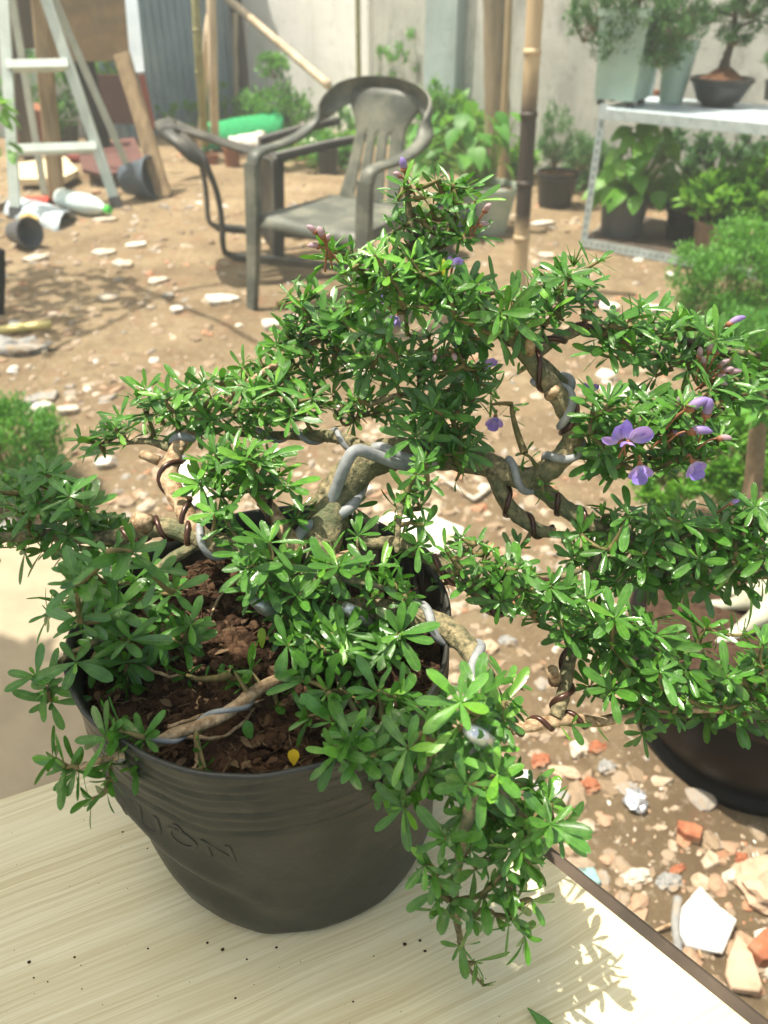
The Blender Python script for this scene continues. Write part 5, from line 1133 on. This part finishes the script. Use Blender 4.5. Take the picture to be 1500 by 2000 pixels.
piece('stone',1490,1745,105,110,.03,.3,'t','smooth brownish stone at the right edge above the orange brick','stone',rocky=True)
outline('plaster_chip',[(1085,1705),(1120,1693),(1160,1693),(1175,1722),(1150,1748),(1120,1728)],.010,MT['turq'],'turquoise painted plaster chip beside the table edge','chip',.02)
piece('stone',1302,1728,46,36,.02,.2,'g','small grey stone above the white tile shard','stone',rocky=True)
piece('brick_piece',1343,1640,44,50,.02,.9,'b','small orange brick chip below the round brown pot','brick')
p=GG(1238,1575); mb=MB(); rock(mb,p+Vector((0,0,.012)),.018,.022,.012,3,3,.6,0,.5,3.5); tag(mb.build('crumpled_foil',MT['foil'],None,False),'crumpled bit of silver foil beside the round brown pot','foil')
outline('tile_shard',[(1030,1520),(1075,1530),(1115,1550),(1105,1580),(1060,1570),(1030,1550)],.014,MT['greystone'],'whitish grey tile piece behind the drooping bonsai tip','tile',.025)
for (px,py,w,l,a,mk,lab) in ((1150,1540,60,46,.3,'b','orange brick lump above the turquoise chip'),(1102,1515,70,36,-.2,'t','beige brick slab right of the drooping branch'),(1185,1502,44,40,.8,'g','grey mortar lump left of the brown pot foot'),(1165,1462,52,30,.5,'b','orange brick sliver under the wired low branch'),(1128,1468,54,40,1.2,'s','pale mortar lump under the yellow-green leaf'),(1055,1495,50,40,.4,'b','orange brick lump beside the drooping branch'),(1240,1722,80,40,.2,'s','pale flat mortar piece below the brown pot'),(1320,1704,50,22,.5,'b','thin orange brick chip above the small grey stone'),(1445,1688,34,34,.2,'b','dark red brick lump near the right edge'),(1475,1680,20,20,.1,'w','tiny white stone near the right edge'),(1235,1800,24,16,.2,'g','small greenish stone left of the white tile'),(1430,1718,60,30,.3,'s','pale broken mortar above the white tile'),(955,1275,40,40,.4,'t','pink beige brick piece right of the pot rim'),(990,1260,46,30,-.2,'g','blue grey stone chip behind the front branch'),(1010,1180,44,38,.2,'b','orange brick piece under the inner branch'),(1030,1100,36,26,.2,'s','white mortar bit below the right low branch'),(1450,1560,40,30,.2,'t','beige brick bit beside the brown pot')):
    if Vector((G(px,py).x-.69,G(px,py).y-.985,0)).length<.22: continue
    piece('rubble_piece',px,py,w*.78,l*.78,.02,a,mk,lab,'rubble',rocky=True)
mid=[(435,594,72,34,'w','long white tile strip at the foot of the upright chair'),(306,551,56,30,'s','pale tile strip left of the chair shadow'),(215,586,42,34,'s','buff mortar strip on the open soil at left'),(527,637,44,36,'w','bright white chip below the chair front leg'),(347,609,30,28,'w','white chip beside the long white strip'),(82,801,54,30,'w','white shard at the edge of the left ferny shrub'),(84,782,84,40,'g','flat grey stone by the left ferny shrub'),(205,912,36,28,'w','white pebble on the soil above the left branch tip'),(355,925,70,50,'w','white scrap behind the pale left branch'),(240,518,56,30,'s','dull pale slab between pots and chair at left'),(205,497,46,26,'s','buff mortar piece near the tipped grey pot'),(268,482,50,24,'w','white flake on the soil below the plank'),(70,512,48,30,'s','broken pale tile at far left below the tipped pot'),(1312,537,36,24,'w','white chip in front of the shelf bottom bar'),(1180,737,44,36,'w','white chip seen between the bonsai right pads'),(1190,605,50,30,'w','white tile chip behind the upper right pad'),(1275,605,50,34,'w','second white tile chip behind the upper right pad, further right'),(1225,775,90,44,'w','white slab glimpsed behind the purple flowers'),(1060,440,50,26,'w','white flake on the ground right of the bamboo post'),(1065,505,40,24,'s','pale shard at the foot of the bamboo post'),(1290,470,30,22,'g','grey bit by the shelf foot'),(700,960,70,44,'w','white scrap behind the thick silver wire'),(30,640,30,24,'g','bluish stone chip at the left edge'),(135,805,50,30,'s','buff mortar lump beside the white shard at left'),(455,455,24,18,'w','white flake under the fallen chair arm'),(205,432,60,26,'s','pale torn piece by the green capped bottle'),(560,600,40,24,'b','orange brick bit behind the chair leg'),(330,585,26,20,'g','grey chip beside the tile strips'),(700,720,90,60,'w','white slab glimpsed behind the bonsai left pad'),(830,1015,60,40,'s','pale scrap behind the pot rim')]
for px,py,w,l,mk,lab in mid: piece('tile_shard',px,py,w,l*1.3,.018,(px*.7)%1.2-.6,mk,lab,'rubble',n=5+px%3)
outline('white_sheet',[(700,1040),(760,1000),(850,1008),(905,1030),(895,1075),(820,1085),(720,1080)],.004,MT['white'],'crumpled white plastic sheet on the ground behind the black pot','sheet',.03)
outline('white_sheet',[(1130,1025),(1215,1030),(1210,1060),(1140,1055)],.004,MT['white'],'white scrap on the ground behind the right branch','sheet',.03)
outline('white_sheet',[(355,905),(405,925),(420,985),(350,985)],.004,MT['white'],'white plastic scrap on the ground by the pale left branch','sheet',.03)
pole('bent_stick',[GG(838,925)+Vector((0,0,.012)),GG(915,972)+Vector((0,0,.012)),GG(930,975)+Vector((0,0,.012)),GG(960,952)+Vector((0,0,.012))],[.006,.006,.007,.007],MT['whitestone'],'pale bent stick on the ground behind the wired trunk','stick',n=8)
pole('bamboo_stick',[GG(-60,668)+Vector((0,0,.03)),GG(104,652)+Vector((0,0,.03))],[.016,.016],mat('yellow_cane',(.66,.56,.22),(.5,.42,.16),12,.5),'yellow bamboo stick lying on rubble at the left edge','stick',(.3,.7))
pole('dry_root',[GG(1318,1770)+Vector((0,0,.015)),GG(1312,1820)+Vector((0,0,.02)),GG(1320,1880)+Vector((0,0,.012))],[.007,.007,.006],MT['greystone'],'short grey dry stick beside the white tile shard','stick',n=8)
pole('dry_twig',[GG(1268,1832)+Vector((0,0,.01)),GG(1330,1818)+Vector((0,0,.012)),GG(1365,1885)+Vector((0,0,.008))],[.002,.003,.002],MT['bark_pale'],'thin forked dry twig under the grey stick','twig',n=6)
piece('stone',30,690,130,60,.06,.1,'g','heap of grey rubble at the left edge under the bamboo stick','stone',rocky=True)
piece('stone',10,1040,60,80,.06,.1,'g','dark grey stone at the left edge beside the pale path','stone',rocky=True)
# ------------------------------------------------------------------ unseen tree added outside the frame to shade the table's near side
sun_dir=Vector((-.28,.03,.905)).normalized()
sh_t=thing('added_shade_tree',(-2.7,.9,0),'broad leaved tree at the left outside the picture shading the table front','tree')
mb=MB(); hub=Vector((-2.65,.85,1.7)); tube(mb,[Vector((-2.7,.9,-.02)),Vector((-2.72,.88,.9)),hub],[.09,.08,.07],12,lump=.2)
limbs=[(-1.9,.4,2.2),(-1.35,.15,2.35),(-1.0,.25,2.4),(-2.5,3.0,2.3),(-2.0,1.4,2.3),(-1.5,-.2,2.3)]
for q in limbs:
    q=Vector(q); s=spline([(hub,.05),(hub.lerp(q,.5)+Vector((0,0,.12)),.035),(q,.012)],6); tube(mb,[x[0] for x in s],[x[1] for x in s],8)
mb.build('trunk',MT['wood'],sh_t)
cm=MB(); r=random.Random(55)
def shade_at(x,y,z,ztop=2.35):   # crown point that shades the given spot
    return Vector((x,y,z))+sun_dir*((ztop-z)/sun_dir.z)
SHADE=[]
def in_shade(x,y):          # spots on the table plane that lie in shade in the photograph
    e=.02*noise.noise(Vector((x*22,y*22,0)))+.03*noise.noise(Vector((x*7,y*7,4)))
    return (y<.285+e+(-.25*(x+.10) if x>-.10 else 0) and x<.045+e and x>-1.0) or (x<-.150+e and y<.50+e*1.5 and x>-.75)
cnt=0
while cnt<3800:
    x,y=r.uniform(-.95,.12),r.uniform(-.35,.56)
    if in_shade(x,y):
        zt=r.uniform(2.15,2.6); p=shade_at(x,y,TZ+.08,zt); cnt+=1
        leaf(cm,p,Vector((r.uniform(-1,1),r.uniform(-1,1),-.3)),Vector((0,0,1))+rvec(r)*.4,.07,.035,.2,.1,r.random(),1,4,1)
pp=[(-60,1275),(60,1262),(110,1300),(190,1340),(330,1430),(330,1580),(-60,1700)]
cnt=0
while cnt<700:
    x,y=r.uniform(-60,330),r.uniform(1260,1700)
    if inside(x+25*noise.noise(Vector((x*.03,y*.03,0))),y+35*noise.noise(Vector((x*.02,y*.02,5))),pp):
        q=G(x,y,.045); p=shade_at(q.x,q.y,.045,r.uniform(2.2,2.6)); cnt+=1
        leaf(cm,p,Vector((r.uniform(-1,1),r.uniform(-1,1),-.3)),Vector((0,0,1))+rvec(r)*.4,.075,.04,.2,.1,r.random(),1,4,1)
for i in range(420):
    a,rr_=r.uniform(0,6.28),math.sqrt(r.random()); p=shade_at(-1.62+.55*rr_*math.cos(a),3.3+.50*rr_*math.sin(a),0,r.uniform(2.2,2.5))
    leaf(cm,p,Vector((r.uniform(-1,1),r.uniform(-1,1),-.3)),Vector((0,0,1))+rvec(r)*.4,.09,.05,.2,.1,r.random(),1,4,1)
cm.build('crown',MT['far_leaf'],sh_t)
for seg in ([(95,700),(125,675),(210,640),(300,588),(345,572)],[(235,545),(330,590),(420,628),(500,668)],[(300,588),(420,555),(560,545)]):  # unseen rods added overhead to cast cable-like line shadows
    bm_=MB(); s=spline([(shade_at(*G(x,y).xy,0,2.45+.1*i),.020-.003*i) for i,(x,y) in enumerate(seg)],5); tube(bm_,[q[0] for q in s],[q[1] for q in s],8,lump=.3); bm_.build('added_shadow_rod',MT['wood'],sh_t)
# ------------------------------------------------------------------ thin volume box added for the milky lens veil
mb=MB(); hx,z0,z1=90,-1.2,4.2
mb.add([(-hx,-hx,z0),(hx,-hx,z0),(hx,hx,z0),(-hx,hx,z0),(-hx,-hx,z1),(hx,-hx,z1),(hx,hx,z1),(-hx,hx,z1)],[(3,2,1,0),(4,5,6,7),(0,1,5,4),(1,2,6,5),(2,3,7,6),(3,0,4,7)])
m=bpy.data.materials.new('veil_volume'); m.use_nodes=True; nt=m.node_tree; nt.nodes.clear(); out=nt.nodes.new('ShaderNodeOutputMaterial'); v=nt.nodes.new('ShaderNodeVolumePrincipled')
v.inputs['Color'].default_value=(.93,.97,.90,1); v.inputs['Density'].default_value=.015; v.inputs['Anisotropy'].default_value=.2; nt.links.new(v.outputs[0],out.inputs['Volume'])
tag(mb.build('veil_haze',m,None,False),kind='stuff')
# ------------------------------------------------------------------ light
el=math.asin(sun_dir.z); az=math.atan2(sun_dir.x,sun_dir.y)
sun=bpy.data.lights.new('sun','SUN'); sun.energy=4.7; sun.angle=R(.55); sun.color=(1,.93,.82); so=bpy.data.objects.new('sun',sun); col.objects.link(so); so.location=(-4,1,8)
so.rotation_mode='QUATERNION'; so.rotation_quaternion=sun_dir.to_track_quat('Z','Y')
w=bpy.data.worlds.new('World'); scene.world=w; w.use_nodes=True; nt=w.node_tree; bg=nt.nodes['Background']
sky=nt.nodes.new('ShaderNodeTexSky'); sky.sky_type='NISHITA'; sky.sun_disc=False; sky.sun_elevation=el; sky.sun_rotation=az; sky.dust_density=4.0; sky.air_density=1.0; sky.ozone_density=.6
mx=nt.nodes.new('ShaderNodeMix'); mx.data_type='RGBA'; mx.blend_type='MULTIPLY'; mx.inputs[0].default_value=1; nt.links.new(sky.outputs[0],mx.inputs[6]); mx.inputs[7].default_value=(1.0,.98,.80,1); nt.links.new(mx.outputs[2],bg.inputs[0]); bg.inputs[1].default_value=.15
scene.view_settings.view_transform='Standard'; scene.view_settings.look='None'; scene.view_settings.exposure=0.95; scene.view_settings.gamma=1
scene.render.engine='CYCLES'; scene.cycles.use_denoising=True; scene.cycles.max_bounces=8; scene.cycles.transparent_max_bounces=8
